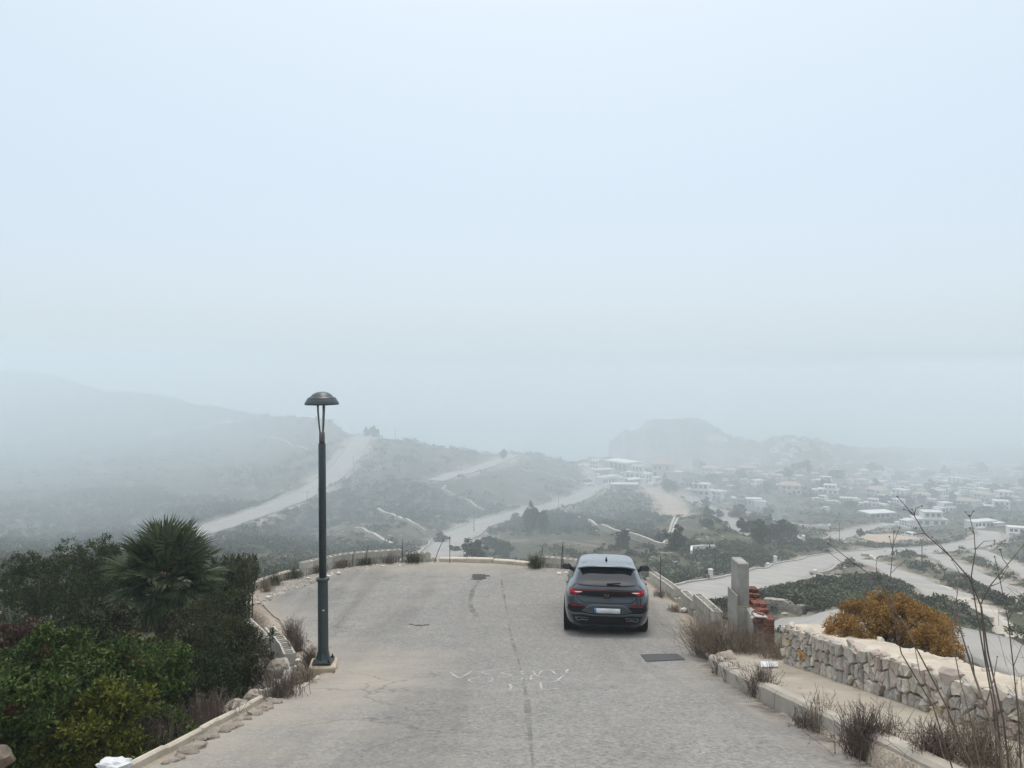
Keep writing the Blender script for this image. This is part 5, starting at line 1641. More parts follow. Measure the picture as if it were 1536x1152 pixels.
FR = [frond_mesh(k, ML_palm) for k in range(6)]; FD = [frond_mesh(20 + k, ML_palmd) for k in range(3)]
for i in range(74):
    az = i * 2.39996 + R.uniform(-.15, .15)
    e = 84 - 118 * (i / 73) ** 0.9 + R.uniform(-7, 7)
    o = link('frond', FR[i % 6], palm)
    o.rotation_euler = (Matrix.Rotation(az, 3, 'Z') @ Matrix.Rotation(-rad(e), 3, 'Y') @ Matrix.Rotation(R.uniform(-.5, .5), 3, 'X')).to_euler()
    o.location = (.05 * math.cos(az), .05 * math.sin(az), hz_ + R.uniform(-.12, .10)); s_ = R.uniform(.82, 1.08); o.scale = (s_, s_, s_)
for i in range(20):
    az = i * 2.39996; o = link('dead_frond', FD[i % 3], palm)
    o.rotation_euler = (Matrix.Rotation(az, 3, 'Z') @ Matrix.Rotation(rad(R.uniform(30, 65)), 3, 'Y')).to_euler()
    o.location = (.08 * math.cos(az), .08 * math.sin(az), hz_ - .15); s_ = R.uniform(.7, .95); o.scale = (s_, s_, s_)

# upright leafy plants behind the far left rim
def spurge(seed):
    rng = np.random.default_rng(seed)
    mb = MB().tube([(0, 0, -.3), (.02, .01, .5), (rng.normal() * .05, rng.normal() * .05, 1.0)], .02, .012, 5)
    n = 260
    z = rng.beta(2.5, 1.4, n) * .62 + .42
    wd = .11 * np.sin(np.clip((z - .40) / .66, 0, 1) * math.pi) ** .6 + .02
    a = rng.random(n) * 6.28
    p = np.stack([np.cos(a) * wd * rng.random(n), np.sin(a) * wd * rng.random(n), z], 1)
    d = unit(np.stack([np.cos(a), np.sin(a), rng.uniform(.2, 1.4, n)], 1))
    V, Q = leaf_quads(p, d, .085 * rng.uniform(.7, 1.2, n), .022, rng)
    return mb.mesh('stem', M_bark), np_mesh('foliage', V, Q, ML_olive)
SP = [spurge(k) for k in range(4)]
for i in range(26):
    a = R.uniform(345, 428); d = R.uniform(17.5, 22.0)
    x = (a - 768) / F * d
    if x > float(xl(d)) - .35: x = float(xl(d)) - R.uniform(.4, 1.6)
    top = -(R.uniform(836, 868) - HOR) / F * d
    zb = tz(x, d)
    h = max(.6, min(2.2, top - zb))
    t = empty('upright_plant', (x, d, zb), R.uniform(0, 6), 'slim upright leafy plant standing behind the far left rim of the turnaround', 'plant', 'upright plants behind the far left rim')
    s_, f_ = SP[i % 4]
    link('stem', s_, t, scale=(1, 1, h)); link('foliage', f_, t, scale=(1 + .2 * h, 1 + .2 * h, h))

# golden dead bush on the wall
def tuft_bush(base, lobes, n, mat, rng, Lt=.040):
    Vs = []; Qs = []; b = 0
    c = np.array([l[0] for l in lobes]); r = np.array([l[1] for l in lobes])
    k = rng.choice(len(lobes), n, p=(r[:, 0] * r[:, 2]) / (r[:, 0] * r[:, 2]).sum())
    d = unit(rng.normal(size=(n, 3)) + np.array([-.1, -.2, .25]))
    p = c[k] + d * r[k] * rng.uniform(.74, 1.09, n)[:, None]
    keep = np.ones(n, bool)
    for j in range(len(lobes)):
        q = (p - c[j]) / r[j]; keep &= ~((np.linalg.norm(q, axis=1) < .70) & (k != j))
    p = p[keep]; d = d[keep]
    per = 110
    P = np.repeat(p, per, 0); D_ = np.repeat(d, per, 0)
    u = unit(rng.normal(size=P.shape))
    P = P + u * np.array([1, 1, .9]) * (rng.uniform(.25, 1.0, len(P)) * np.repeat(rng.uniform(.055, .095, len(p)), per))[:, None]
    dd = unit(u * 1.0 + D_ * .35)
    V, Q = leaf_quads(P, dd, Lt * rng.uniform(.6, 1.15, len(P)), Lt * .32, rng)
    return V, Q
gb = px3(1340, 960, 10.2)
t = empty('golden_bush', gb, label='large golden brown dead bush spilling over the back of the stone wall', cat='bush')
def lobe(px, row, d, rw, rh, ry): 
    p = px3(px, row, d) - gb
    return (np.array(p), np.array([rw * d / F, ry, rh * d / F]))
LB = [lobe(1300, 938, 10.8, 50, 30, .42), lobe(1325, 928, 11.0, 38, 24, .4), lobe(1290, 950, 10.6, 45, 26, .35), lobe(1370, 934, 10.4, 45, 32, .4), lobe(1392, 950, 10.0, 34, 30, .35), lobe(1405, 968, 9.6, 28, 26, .3), lobe(1425, 985, 9.2, 24, 18, .28), lobe(1345, 940, 10.6, 40, 32, .35), lobe(1440, 995, 9.0, 15, 11, .2), lobe(1262, 958, 10.8, 20, 16, .25), lobe(1318, 902, 11.1, 20, 14, .25), lobe(1352, 908, 10.8, 18, 14, .22), lobe(1280, 916, 10.9, 18, 14, .22), lobe(1400, 932, 10.0, 14, 12, .2)]
V, Q = tuft_bush(gb, LB, 330, ML_gold, np.random.default_rng(3))
V2, Q2 = tuft_bush(gb, [(c_, r_ * .72) for c_, r_ in LB], 260, ML_gold, np.random.default_rng(4))
V, Q = np.concatenate([V, V2]), np.concatenate([Q, Q2 + len(V)])
link('foliage', np_mesh('foliage', V, Q, ML_gold), t)
mb = MB()
for i in range(60):
    q0 = px3(R.uniform(1300, 1400), R.uniform(968, 990), 10.1) - gb; q0.z -= .1
    q1 = Vector(LB[R.randrange(len(LB))][0]) + Vector((R.uniform(-.2, .2), R.uniform(-.1, .1), R.uniform(-.1, .15)))
    mb.tube([q0, (q0 + q1) / 2 + Vector((0, 0, .05)), q1], .008, .004, 4)
o = mb.build('stems', M_bark, t); o['kind'] = 'stuff'

# dry bushes: many thin stems
def dry_bush(base, r, h, n, mat, label, seed, lean=(0, 0), twigs=3, wdt=.007, group=None, cat='dry bush', spread=.7):
    rng = np.random.default_rng(seed + 900)
    b = np.stack([rng.normal(size=n) * r * .35, rng.normal(size=n) * r * .35, np.full(n, -.05)], 1)
    a = rng.random(n) * 6.283
    el = np.clip(np.abs(rng.normal(size=n)) * spread * .6, 0, 1.25)
    d = np.stack([np.sin(el) * np.cos(a) + lean[0], np.sin(el) * np.sin(a) + lean[1], np.cos(el)], 1)
    L = h * rng.uniform(.45, 1.08, n)
    segs = []
    def add(p0, p1, w_):
        segs.append((p0, p1, w_))
    bend = np.stack([rng.normal(size=n), rng.normal(size=n), np.abs(rng.normal(size=n)) * .5], 1) * .10 * L[:, None]
    m1 = b + d * L[:, None] * .5
    e1 = b + d * L[:, None] + bend
    add(b, m1, wdt); add(m1, e1, wdt * .7)
    for _ in range(twigs):
        t_ = rng.uniform(.3, .95, n)[:, None]
        p0 = b + (e1 - b) * t_
        dd = unit(d + rng.normal(size=(n, 3)) * .65) * (L * rng.uniform(.12, .32, n))[:, None]
        add(p0, p0 + dd, wdt * .55)
        add(p0 + dd * .6, p0 + dd * .6 + unit(dd + rng.normal(size=(n, 3)) * .05) * (L * .12)[:, None], wdt * .5)
    Vs = []
    for p0, p1, w_ in segs:
        s_ = unit(np.cross(p1 - p0, rng.normal(size=p0.shape))) * w_ * .5
        Vs.append(np.stack([p0 - s_, p0 + s_, p1 + s_ * .6, p1 - s_ * .6], 1).reshape(-1, 3))
    V = np.concatenate(Vs); Q = np.arange(len(V)).reshape(-1, 4)
    o = link('dry_bush', np_mesh('dry_bush', V, Q, mat), None, base)
    tag(o, label, cat, group)
    return o
def side(px, row, h=0.14):
    """a spot on the raised right pavement"""
    rr = HOR + F * (drop(_yy) - h) / _yy
    y_ = float(np.interp(-row, -rr, _yy)); return Vector(((px - 768) / F * y_, y_, -float(drop(y_)) + h))
DB = [
 (Vector((3.70, 13.35, -5.05)), .42, .82, 420, ML_dry, 'big dry brown grass bush in front of the concrete pillar', (-.12, 0)),
 (Vector((4.05, 13.15, -4.95)), .45, .60, 420, ML_dry, 'dense dry grey brown bush between the pillar and the kerb end', (0, -.1)),
 (Vector((3.42, 13.7, -5.10)), .30, .70, 220, ML_dry, 'leaning dry dark bush at the road edge left of the pillar', (-.2, 0)),
 (Vector((4.55, 13.0, -4.95)), .45, .42, 320, ML_dry, 'low rusty dry grass under the red brick pier', (.1, 0)),
 (Vector((4.4, 12.5, -4.80)), .40, .40, 260, ML_dry, 'sprawling dry twigs at the end of the stone wall', (-.3, -.2)),
 (deck(1084, 1012), .16, .32, 160, ML_dryd, 'small dry weed at the foot of the kerb end stone', (0, 0)),
 (deck(1100, 1022), .15, .28, 140, ML_dryd, 'small dry weed clump second along the kerb from the bush', (0, 0)),
 (deck(1142, 1046), .18, .42, 220, ML_dryd, 'dark dry weed growing against the kerb opposite the paper sheet', (0, 0)),
 (deck(1228, 1096), .14, .42, 60, ML_dry, 'sparse wispy dry weed in front of the kerb', (0, 0)),
 (deck(1210, 1090), .20, .20, 120, ML_dryd, 'flat dry weed hugging the kerb below the wispy one', (0, 0)),
 (deck(1302, 1132), .24, .42, 520, ML_dryd, 'round dense dry bush at the kerb near the bottom of the frame', (0, 0)),
 (side(1402, 1138), .20, .30, 300, ML_dryd, 'dark dry grass tuft on the pavement below the wall', (.1, 0)),
 (side(1470, 1150), .30, .40, 300, ML_dry, 'dry grass at the foot of the tall bare stalks', (0, 0)),
 (Vector((4.1, 5.6, -2.9)), .35, .45, 320, ML_dry, 'dry scrub against the wall in the bottom right corner', (0, 0)),
 (deck(438, 958) + Vector((0, 0, -.03)), .17, .46, 220, ML_dryd, 'dry bush beside the open block wall left of the lamp', (0, 0)),
 (deck(447, 974) + Vector((0, 0, -.03)), .17, .42, 200, ML_dryd, 'second dry bush nearer the lamp along the block wall', (0, 0)),
 (deck(465, 998) + Vector((0, 0, -.02)), .13, .36, 200, ML_dryd, 'round dry tuft directly left of the lamp foot', (0, 0)),
 (deck(465, 1020) + Vector((-.05, 0, -.02)), .13, .28, 110, ML_dry, 'thin pale dry tuft in front of the lamp plinth', (0, 0)),
 (deck(425, 1045) + Vector((-.05, .1, -.02)), .30, .36, 300, ML_dryd, 'dark reddish dry weeds where the left kerb meets the block wall', (0, 0)),
 (deck(380, 1075) + Vector((-.55, .2, -.2)), .35, .40, 300, ML_dryd, 'brown weeds under the dark shrub behind the left kerb', (0, 0)),
 (deck(310, 1110) + Vector((-.55, .2, -.15)), .35, .36, 300, ML_dryd, 'brown dry weeds low behind the left kerb', (0, 0)),
 (deck(392, 888) + Vector((.1, .1, 0)), .22, .36, 180, ML_dry, 'brown dry weed against the far left rim', (0, 0)),
 (deck(410, 878) + Vector((0, .1, 0)), .30, .38, 220, ML_olive, 'olive weed against the far left rim', (0, 0)),
 (deck(440, 868) + Vector((0, .1, 0)), .35, .30, 220, ML_olive, 'low olive weed at the start of the curved block wall', (0, 0)),
 (deck(478, 858) + Vector((0, .0, 0)), .35, .30, 240, ML_dryd, 'dark weed at the foot of the curved block wall', (0, 0)),
 (deck(512, 851) + Vector((0, .0, 0)), .40, .30, 240, ML_dryd, 'long low dark weed further along the curved block wall', (0, 0)),
 (deck(548, 847) + Vector((0, .0, 0)), .40, .28, 220, ML_olive, 'olive weed near the right end of the curved block wall', (0, 0)),
 (deck(585, 845.5) + Vector((0, .0, 0)), .30, .34, 160, ML_dryd, 'dark weed at the right end of the curved block wall', (0, 0)),
 (deck(620, 844.5) + Vector((0, .0, 0)), .35, .42, 240, ML_olive, 'weed covering the short straight block wall', (0, 0)),
 (deck(804, 852) + Vector((0, .0, 0)), .28, .50, 260, ML_olive, 'rounded olive weed at the left end of the wall behind the car mirror', (0, 0)),
 (deck(990, 894) + Vector((.0, .0, 0)), .22, .22, 120, ML_dryd, 'dry weed beside the low wall right of the car', (0, 0)),
 (deck(1012, 916) + Vector((.0, .0, 0)), .22, .20, 120, ML_dryd, 'flat dry weed along the low wall further from the car', (0, 0)),
 (deck(1050, 960) + Vector((.05, .0, 0)), .25, .35, 160, ML_dry, 'pale dry weed at the end of the taller block wall', (0, 0)),
]
for i, (b_, r_, h_, n_, m_, lb_, ln) in enumerate(DB): dry_bush(b_, r_, h_, n_, m_, lb_, i, ln)
# tall bare stalks on the right, close to the camera
ST = [
 ('tall bare stalk arching left over the golden bush, forked near the tip', 4.9, .009, [(1470, 1190), (1420, 1060), (1377, 977), (1354, 940), (1334, 897), (1317, 870), (1284, 847), (1242, 815)], [[(1284, 847), (1262, 843), (1240, 826)], [(1317, 870), (1314, 848), (1316, 838)], [(1354, 940), (1338, 920), (1326, 890)]], ML_dryd),
 ('tallest bare stalk with a small seed head near its top', 4.7, .010, [(1520, 1200), (1505, 1080), (1482, 980), (1472, 910), (1454, 867), (1424, 833), (1387, 800), (1371, 773), (1346, 745)], [[(1371, 773), (1362, 766), (1356, 764)], [(1371, 773), (1374, 762), (1383, 759)], [(1387, 800), (1372, 802), (1374, 792)], [(1424, 833), (1404, 810), (1398, 806)], [(1372, 772), (1368, 764)], [(1454, 867), (1440, 860), (1428, 840)]], ML_dryd),
 ('upright bare stalk with a short side twig, right of the tallest', 4.8, .009, [(1500, 1200), (1490, 1060), (1472, 960), (1462, 900), (1457, 863), (1463, 827), (1461, 800), (1454, 773)], [[(1463, 824), (1476, 812), (1492, 811)], [(1454, 775), (1448, 768)], [(1455, 775), (1460, 767)], [(1460, 800), (1455, 792)]], ML_dryd),
 ('thin straight stalk with a forked top left of the tallest one', 5.0, .008, [(1440, 1190), (1400, 1060), (1352, 980), (1334, 900), (1336, 860), (1339, 827), (1341, 797)], [[(1339, 827), (1336, 812), (1334, 805)], [(1340, 815), (1346, 800), (1349, 792)], [(1336, 860), (1352, 845), (1365, 836)]], ML_dryd),
 ('bare stalk leaning right out of the frame', 4.6, .010, [(1510, 1200), (1494, 1060), (1478, 980), (1471, 907), (1484, 880), (1511, 847), (1545, 806)], [[(1511, 847), (1504, 838), (1500, 824)], [(1484, 880), (1500, 874), (1520, 858)]], ML_dryd),
 ('pale bleached stalk between the darker ones', 5.1, .008, [(1480, 1200), (1456, 1080), (1440, 1020), (1426, 950), (1436, 890), (1438, 862)], [[(1436, 890), (1431, 880)], [(1426, 950), (1412, 930), (1406, 905)]], ML_pale),
 ('thick rusty brown stalk at the right among thinner ones', 4.5, .016, [(1515, 1200), (1500, 1120), (1478, 1060), (1462, 1015), (1445, 960), (1428, 905)], [[(1462, 1015), (1458, 985), (1452, 970)], [(1445, 960), (1438, 930), (1440, 905)], [(1478, 1060), (1490, 1020), (1496, 985)]], ML_dry),
 ('slender stalk at the right frame edge with many fine twigs', 4.4, .008, [(1535, 1200), (1528, 1080), (1520, 1000), (1512, 930), (1500, 870), (1492, 835)], [[(1512, 930), (1525, 905), (1536, 890)], [(1500, 870), (1512, 850)], [(1520, 1000), (1532, 970), (1540, 955)], [(1500, 870), (1494, 860)]], ML_dryd),
 ('low curved stalk crossing the wall top', 5.2, .008, [(1480, 1190), (1440, 1110), (1405, 1060), (1380, 1010), (1370, 960), (1350, 925)], [[(1405, 1060), (1385, 1040), (1360, 1030)], [(1370, 960), (1362, 948)]], ML_pale),
]
for lb_, d, r0, main, br, m in ST:
    base = px3(*main[0], d)
    base.z = min(base.z, -float(drop(d)) + .16)
    t = empty('bare_stalk', base, label=lb_, cat='dry stalk', group='tall bare stalks on the right')
    def P3(pl, dj=0.0):
        return [px3(a, b, d + dj * k + .04 * math.sin(a * .07)) - base for k, (a, b) in enumerate(pl)]
    pts = P3(main); pts[0] = Vector((0, 0, 0))
    MB().tube(pts, r0 * .62, r0 * .22, 5).build('stem', m, t)
    for k, b in enumerate(br):
        MB().tube(P3(b, R.uniform(-.03, .03)), r0 * .28, r0 * .14, 4).build('twig', m, t)
    # small dried buds
    mb = MB()
    for b in br + [main]:
        q = P3(b)[-1]
        mb.bm((lambda bm: (bmesh.ops.create_icosphere(bm, subdivisions=1, radius=.0055), bm)[1])(bmesh.new()), 0, Matrix.Translation(q))
    mb.build('seed_heads', m, t)['kind'] = 'stuff'
for i in range(7):
    dry_bush(Vector((3.35 + .13 * i, 4.9 + .12 * i + R.uniform(-.2, .2), -float(drop(4.9)) + .15)), .16, 1.0 + R.uniform(-.2, .35), 16, ML_dry if i % 2 else ML_pale, 'tuft of long thin dry stems at the foot of the tall stalks', 300 + i, (.1, 0), 4, .006, 'thin dry stem tufts by the tall stalks', 'dry grass', .35)

# ------------------------------------------------------------------ scrub over the hills (nobody could count it)
def scrub(name, n, dmin, dmax, cards, smin, smax, mats, seed, lf=1.0, ulo=-160, uhi=1700, away=1.2):
    rng = np.random.default_rng(seed)
    u = rng.uniform(ulo, uhi, n * 3)
    # even per square metre inside the ring
    d = np.sqrt(rng.uniform(dmin ** 2, dmax ** 2, n * 3))
    x = (u - 768) / F * d
    ix = np.clip(np.interp(u, UU, np.arange(len(UU))), 0, len(UU) - 1).astype(int); jx = np.clip(((np.log(d) - VV[0]) / (VV[1] - VV[0])), 0, len(VV) - 1).astype(int)
    rd = RD[ix, jx]; dd = _d[ix, jx]
    dens = (0.8 if dmax < 100 else 0.55) + 0.75 * fbm(x / 22, d / 22, 3, seed)
    ok = (rd > (0.5 if dmax < 100 else 1.0) + rng.random(n * 3) * (1.0 if dmax < 100 else 2.5)) & (dd > away) & (rng.random(n * 3) < dens)
    x = x[ok][:n]; d = d[ok][:n]; n = len(x)
    z = tz_np(x, d)
    s = rng.uniform(smin, smax, n) * (0.7 + 0.6 * rng.random(n) ** 2)
    cen = np.stack([x, d, z + s * .28], 1)
    P = np.repeat(cen, cards, 0); S = np.repeat(s, cards)
    q = unit(rng.normal(size=(len(P), 3))); q[:, 2] = np.abs(q[:, 2])
    P = P + q * (S * rng.uniform(.35, .95, len(P)))[:, None] * np.array([1, 1, .75])
    dirs = unit(q + rng.normal(size=q.shape) * .6)
    V, Q = leaf_quads(P - dirs * (S * .2)[:, None], dirs, S * rng.uniform(.35, .75, len(P)) * lf, S * rng.uniform(.22, .42, len(P)) * lf, rng)
    mi = np.repeat(rng.integers(0, len(mats), n), cards)
    o = link(name, np_mesh(name, V, Q, mats, False, mi)); tag(o, kind='stuff')
MS = [leaf_mat('scrub_dark', (0.046, 0.053, 0.028), (0.088, 0.095, 0.052), None, patch=.05, transl=.1), leaf_mat('scrub_olive', (0.054, 0.061, 0.032), (0.105, 0.110, 0.060), None, patch=.05, transl=.1),
      leaf_mat('scrub_grey', (0.062, 0.064, 0.045), (0.125, 0.121, 0.087), None, patch=.05, transl=.1), leaf_mat('scrub_green', (0.048, 0.066, 0.025), (0.100, 0.122, 0.047), None, patch=.05, transl=.1)]
scrub('scrub', 420, 7, 26, 260, .6, 1.2, MS, 4, .33, -900, 380, 3.2)
scrub('scrub', 5200, 26, 95, 170, .45, 1.0, MS, 1, .5)
scrub('scrub', 12500, 90, 220, 42, .5, 1.15, MS, 2, .8)
scrub('scrub', 15000, 210, 520, 12, .7, 1.7, MS[:3], 3)

# pale rocks and outcrops on the slopes and road banks
def rocks(n, seed):
    rng = np.random.default_rng(seed)
    ico = bmesh.new(); bmesh.ops.create_icosphere(ico, subdivisions=1, radius=1)
    iv = np.array([q.co[:] for q in ico.verts]); jf = np.array([[q.index for q in f.verts] for f in ico.faces]); ico.free()
    u = rng.uniform(-100, 1640, n * 14); d = np.exp(rng.uniform(math.log(45), math.log(430), n * 14)); x = (u - 768) / F * d
    ix = np.clip(np.interp(u, UU, np.arange(len(UU))), 0, len(UU) - 1).astype(int); jx = np.clip((np.log(d) - VV[0]) / (VV[1] - VV[0]), 0, len(VV) - 1).astype(int)
    rd = RD[ix, jx]
    patch_ = fbm(x / 26, d / 26, 3, 55)
    ok = ((rd > .8) & (rd < 6) & (rng.random(len(x)) < .45)) | ((rd >= 6) & (patch_ > .28) & (rng.random(len(x)) < .8))
    x = x[ok][:n]; d = d[ok][:n]; z = tz_np(x, d); m = len(x)
    s = rng.uniform(.14, .55, m) * np.clip(d / 160, .5, 1.5)
    V = iv[None] * (1 + rng.uniform(-.3, .3, (m, len(iv), 1))) * (s[:, None, None] * np.stack([rng.uniform(.8, 1.7, m), rng.uniform(.7, 1.2, m), rng.uniform(.35, .7, m)], 1)[:, None, :])
    V = V + np.stack([x, d, z + s * .1], 1)[:, None, :]
    Fc = (jf[None] + (np.arange(m) * len(iv))[:, None, None]).reshape(-1, 3)
    tag(link('rocks', np_mesh('rocks', V.reshape(-1, 3), Fc, leaf_mat('rock_pale', (0.18, 0.16, 0.125), (0.34, 0.305, 0.25), rough=.95, transl=0))), kind='stuff')
rocks(1700, 9)
# ------------------------------------------------------------------ distant trees, walls, houses
def on_land(px, row, dmin=30):
    p = ray(px, row, dmin, GZ)
    return p
TREE_V = []
for k in range(4):
    rng = np.random.default_rng(40 + k)
    (V, Q), c, r = foliage_cloud(rng, .5, .5, 1.0, 1100, 4, .085, .05, lob=16, sprig=.06, fill=.55)
    TREE_V.append((np_mesh('crown', V, Q, MS[0] if k % 2 else MS[3]), MB().tube([(0, 0, -.3), (.02, 0, .3), (.0, 0, .6)], .05, .03, 6).mesh('trunk', M_bark)))
def far_tree(px, row, wpx, hpx, label, cat='tree', group=None, k=0, name='hillside_tree', parts=True):
    p = on_land(px, row)
    w_, h_ = wpx * p.y / F, hpx * p.y / F
    cr_m, tr_m = TREE_V[k % 4]
    t = empty(name, p, R.uniform(0, 6), label, cat, group)
    low = 'bush' in label or 'hedge' in label
    link('crown', cr_m, t, (0, 0, -.12 * h_ if low else 0), scale=(w_ * 1.15, w_ * 1.15, h_ * 1.1))
    if not low: link('trunk', tr_m, t, scale=(w_, w_, h_))
for i, (a, b, w_, h_, lb_) in enumerate((
 (661, 815, 22, 15, 'round dark bush at the bend of the valley road beyond the far wall'), (713, 838, 32, 28, 'dense conical green bush just beyond the low rim of the turnaround'),
 (683, 828, 15, 11, 'small dark bush left of the conical green bush'), (738, 822, 26, 20, 'upper half of the dark hedge on the slope beyond the rim'), (757, 832, 26, 18, 'lower half of the dark hedge on the slope beyond the rim'),
 (795, 800, 20, 38, 'tall dark tree beside the central road'), (812, 800, 20, 36, 'dark tree right behind the tallest one beside the central road'), (773, 780, 12, 12, 'small dark bush below the edge of the central road'),
 (560, 655, 14, 13, 'dark tree on the left ridge beside the crest of the steep road'), (551, 655, 10, 12, 'small tree left of the ridge tree at the crest'), (755, 689, 9, 15, 'small tree at the end of the short ridge road'),
 (935, 822, 22, 26, 'dark tree above the car roof to the right, below the long wall'), (1015, 826, 28, 30, 'dark leafy tree at the foot of the concrete channel'), (990, 815, 18, 18, 'bush left of the foot of the concrete channel'),
 (706, 672, 13, 7, 'low bush on the skyline of the middle ridge'), (660, 668, 11, 6, 'bush on the skyline left of the middle ridge'), (1140, 812, 26, 26, 'dark tree beside the end of the straight road'),
 (1160, 810, 28, 24, 'broad dark tree right of the end of the straight road'), (1182, 808, 26, 26, 'dark tree nearest the white corner wall on the right'), (1110, 775, 20, 18, 'dark tree above the straight road'), (1290, 805, 10, 10, 'small dark tree by the dirt lot'),
 (1120, 800, 22, 18, 'tree between the straight road and the thin wall'), (1005, 738, 22, 18, 'dark tree on the slope below the unfinished villas'))):
    far_tree(a, b, w_, h_, lb_, 'bush' if 'bush' in lb_ or 'hedge' in lb_ else 'tree', None, i)
for i in range(85):
    a = R.uniform(1040, 1536); b = R.uniform(704, 792)
    if b > 770 and a > 1180: continue
    far_tree(a, b, R.uniform(9, 24), R.uniform(7, 15), 'dark tree among the villas in the foggy town', 'tree', 'trees in the foggy town', i, 'town_tree')

# low walls and channels crossing the slopes
M_wallf = stone_mat('pale_wall', (0.40, 0.36, 0.30), (0.54, 0.50, 0.43), .8, bs=.2)
M_wallw = stone_mat('white_wall', (0.62, 0.60, 0.56), (0.74, 0.73, 0.70), .8, bs=.1)
M_wallrub = stone_mat('rubble_wall', (0.20, 0.175, 0.14), (0.52, 0.47, 0.39), 3.2, bs=.9, bd=.08)
def land_wall(pl, h, wdt, label, m=None, name='boundary_wall', cat='wall', dmin=30):
    P = [on_land(a, b, dmin) for a, b in pl]
    D_ = []
    for a, b in zip(P[:-1], P[1:]):
        n = max(2, int((b - a).length / 1.5))
        for k in range(n):
            q = a.lerp(b, k / n); D_.append(q)
    D_.append(P[-1])
    base = P[0].copy()
    vs = []; fs = []
    for i, q in enumerate(D_):
        z = tz(q.x, q.y)
        t_ = D_[min(i + 1, len(D_) - 1)] - D_[max(i - 1, 0)]; nn = Vector((-t_.y, t_.x, 0)).normalized() * wdt / 2
        hh = h * (1 + (.12 if m is not M_wallrub else .4) * vnoise(np.array(i * .4 if m is not M_wallrub else i * 1.3), np.array(0.3), 8).item())
        for o_, zz in ((-nn, -.6), (-nn, hh), (nn, hh), (nn, -.6)):
            vs.append(Vector((q.x, q.y, z + zz)) + o_ - base)
    for i in range(len(D_) - 1):
        for j in range(3): fs.append((i * 4 + j, i * 4 + j + 1, i * 4 + 5 + j, i * 4 + 4 + j))
    fs += [(3, 2, 1, 0), tuple((len(D_) - 1) * 4 + j for j in range(4))]
    o = MB().add(vs, fs).build(name, m or M_wallf); o.location = base
    tag(o, label, cat)
for pl, h, w_, lb_, m in (
 ([(777, 703), (800, 708), (830, 715), (855, 720), (877, 728)], .9, .5, 'thin pale wall curving across the top of the middle ridge', None),
 ([(668, 732), (663, 737), (680, 746), (705, 755), (733, 770)], .9, .5, 'pale hooked wall on the slope above the central road', None),
 ([(567, 767), (590, 777), (615, 788), (638, 801)], .9, .6, 'pale wall low on the slope left of the central road', None),
 ([(533, 797), (552, 804), (572, 813), (588, 822)], .9, .6, 'short pale wall above the far block wall behind the lamp', None),
 ([(883, 787), (905, 797), (930, 806), (965, 815), (1000, 826)], 1.4, .6, 'long pale retaining wall running down to the channel beyond the car roof', None),
 ([(1012, 778), (1006, 795), (1000, 810), (995, 822)], .7, .5, 'left side of the double concrete channel running down from the dirt track', None),
 ([(1016, 780), (1010, 796), (1004, 811), (999, 823)], .7, .5, 'right side of the double concrete channel running down from the dirt track', None),
 ([(840, 767), (856, 774), (870, 781)], .7, .5, 'short wall just below the outer edge of the central road', None),
 ([(405, 657), (430, 664), (463, 677)], .8, .6, 'faint pale wall high on the left hill', None),
 ([(1037, 836), (1037.5, 829), (1055, 827), (1073, 827)], 1.3, .4, 'white corner wall of an empty plot beyond the concrete pillar', M_wallw),
 ([(1217, 863), (1240, 871), (1270, 882), (1300, 893), (1320, 900)], .6, .6, 'cream stone wall stepping down behind the golden bush', M_wallrub),
 ([(1147, 908), (1170, 911), (1190, 916), (1207, 922)], .55, .6, 'rubble wall above the lower road behind the stone wall end', M_wallrub),
 ([(1292, 836), (1305, 838), (1322, 843)], .9, .6, 'short stone wall where the first side road leaves the main road', None),
 ([(1200, 792), (1225, 792), (1245, 790)], 1.2, .5, 'white wall at the bend of the far side road', M_wallw),
 ([(1324, 793), (1345, 791), (1366, 796)], 1.3, .5, 'white garden wall beside the dirt lot', M_wallw),
 ([(1188, 805), (1190, 803), (1206, 811)], 1.2, .5, 'small white corner wall beside the dark trees', M_wallw)):
    land_wall(pl, h, w_, lb_, m)
# posts along the main right-hand road
def post(px, row, h, label, brick_=True):
    p = on_land(px, row)
    t = empty('gate_pillar', p, .2, label, 'pillar')
    MB().box(-.22, .22, -.22, .22, -.3, h).build('shaft', M_wallw, t)
    MB().box(-.27, .27, -.27, .27, h, h + .1).build('cap', M_wallw, t)
    if brick_: MB().box(-.72, -.225, -.20, .20, -.3, h * .62).build('brick_side', M_brick, t)
post(1066, 874, 1.6, 'white gate pillar with brick remains at the left side of the main road')
post(1163, 847, 1.35, 'small white pillar further along the main road', False)
post(1152, 851, .6, 'tiny white stump beside the small white pillar', False)
post(1223, 866, 1.0, 'stubby brick pillar at the corner of the main road and the scrub', True)
for a, b in ((1327, 829), (1352, 828), (1388, 827), (1443, 822)): post(a, b, .8, 'tiny white marker post on the far edge of the main road', False)

# street lamps along the far roads
FL = make_lamp((0, 0, 0), 'tmp', simple=True)
spots = [(461, 763, 'grey street lamp beside the left hill road'), (530, 706, 'grey street lamp near the crest of the left hill road'), (711, 799, 'grey street lamp at the bend of the central road'), (838, 764, 'grey street lamp further up the central road'),
         (1073, 862, 'grey street lamp left of the main road beyond the pillar'), (371, 624, 'pole on the skyline at the end of the upper dirt track'), (593, 662, 'thin pole on the ridge right of the crest'), (697, 672, 'thin pole on the skyline of the middle ridge'), (1259, 813, 'grey street lamp by the side road to the dirt lot'), (455, 641, 'faint pole on the skyline behind the near lamp'), (1383, 852, 'grey street lamp beside the first side road')]
for i, (a, b, lb_) in enumerate(spots):
    t = FL if i == 0 else copy_tree(FL)
    p = on_land(a, b); t.location = p; t['label'] = lb_; t['category'] = 'street lamp'; t['group'] = 'street lamps on the far roads'

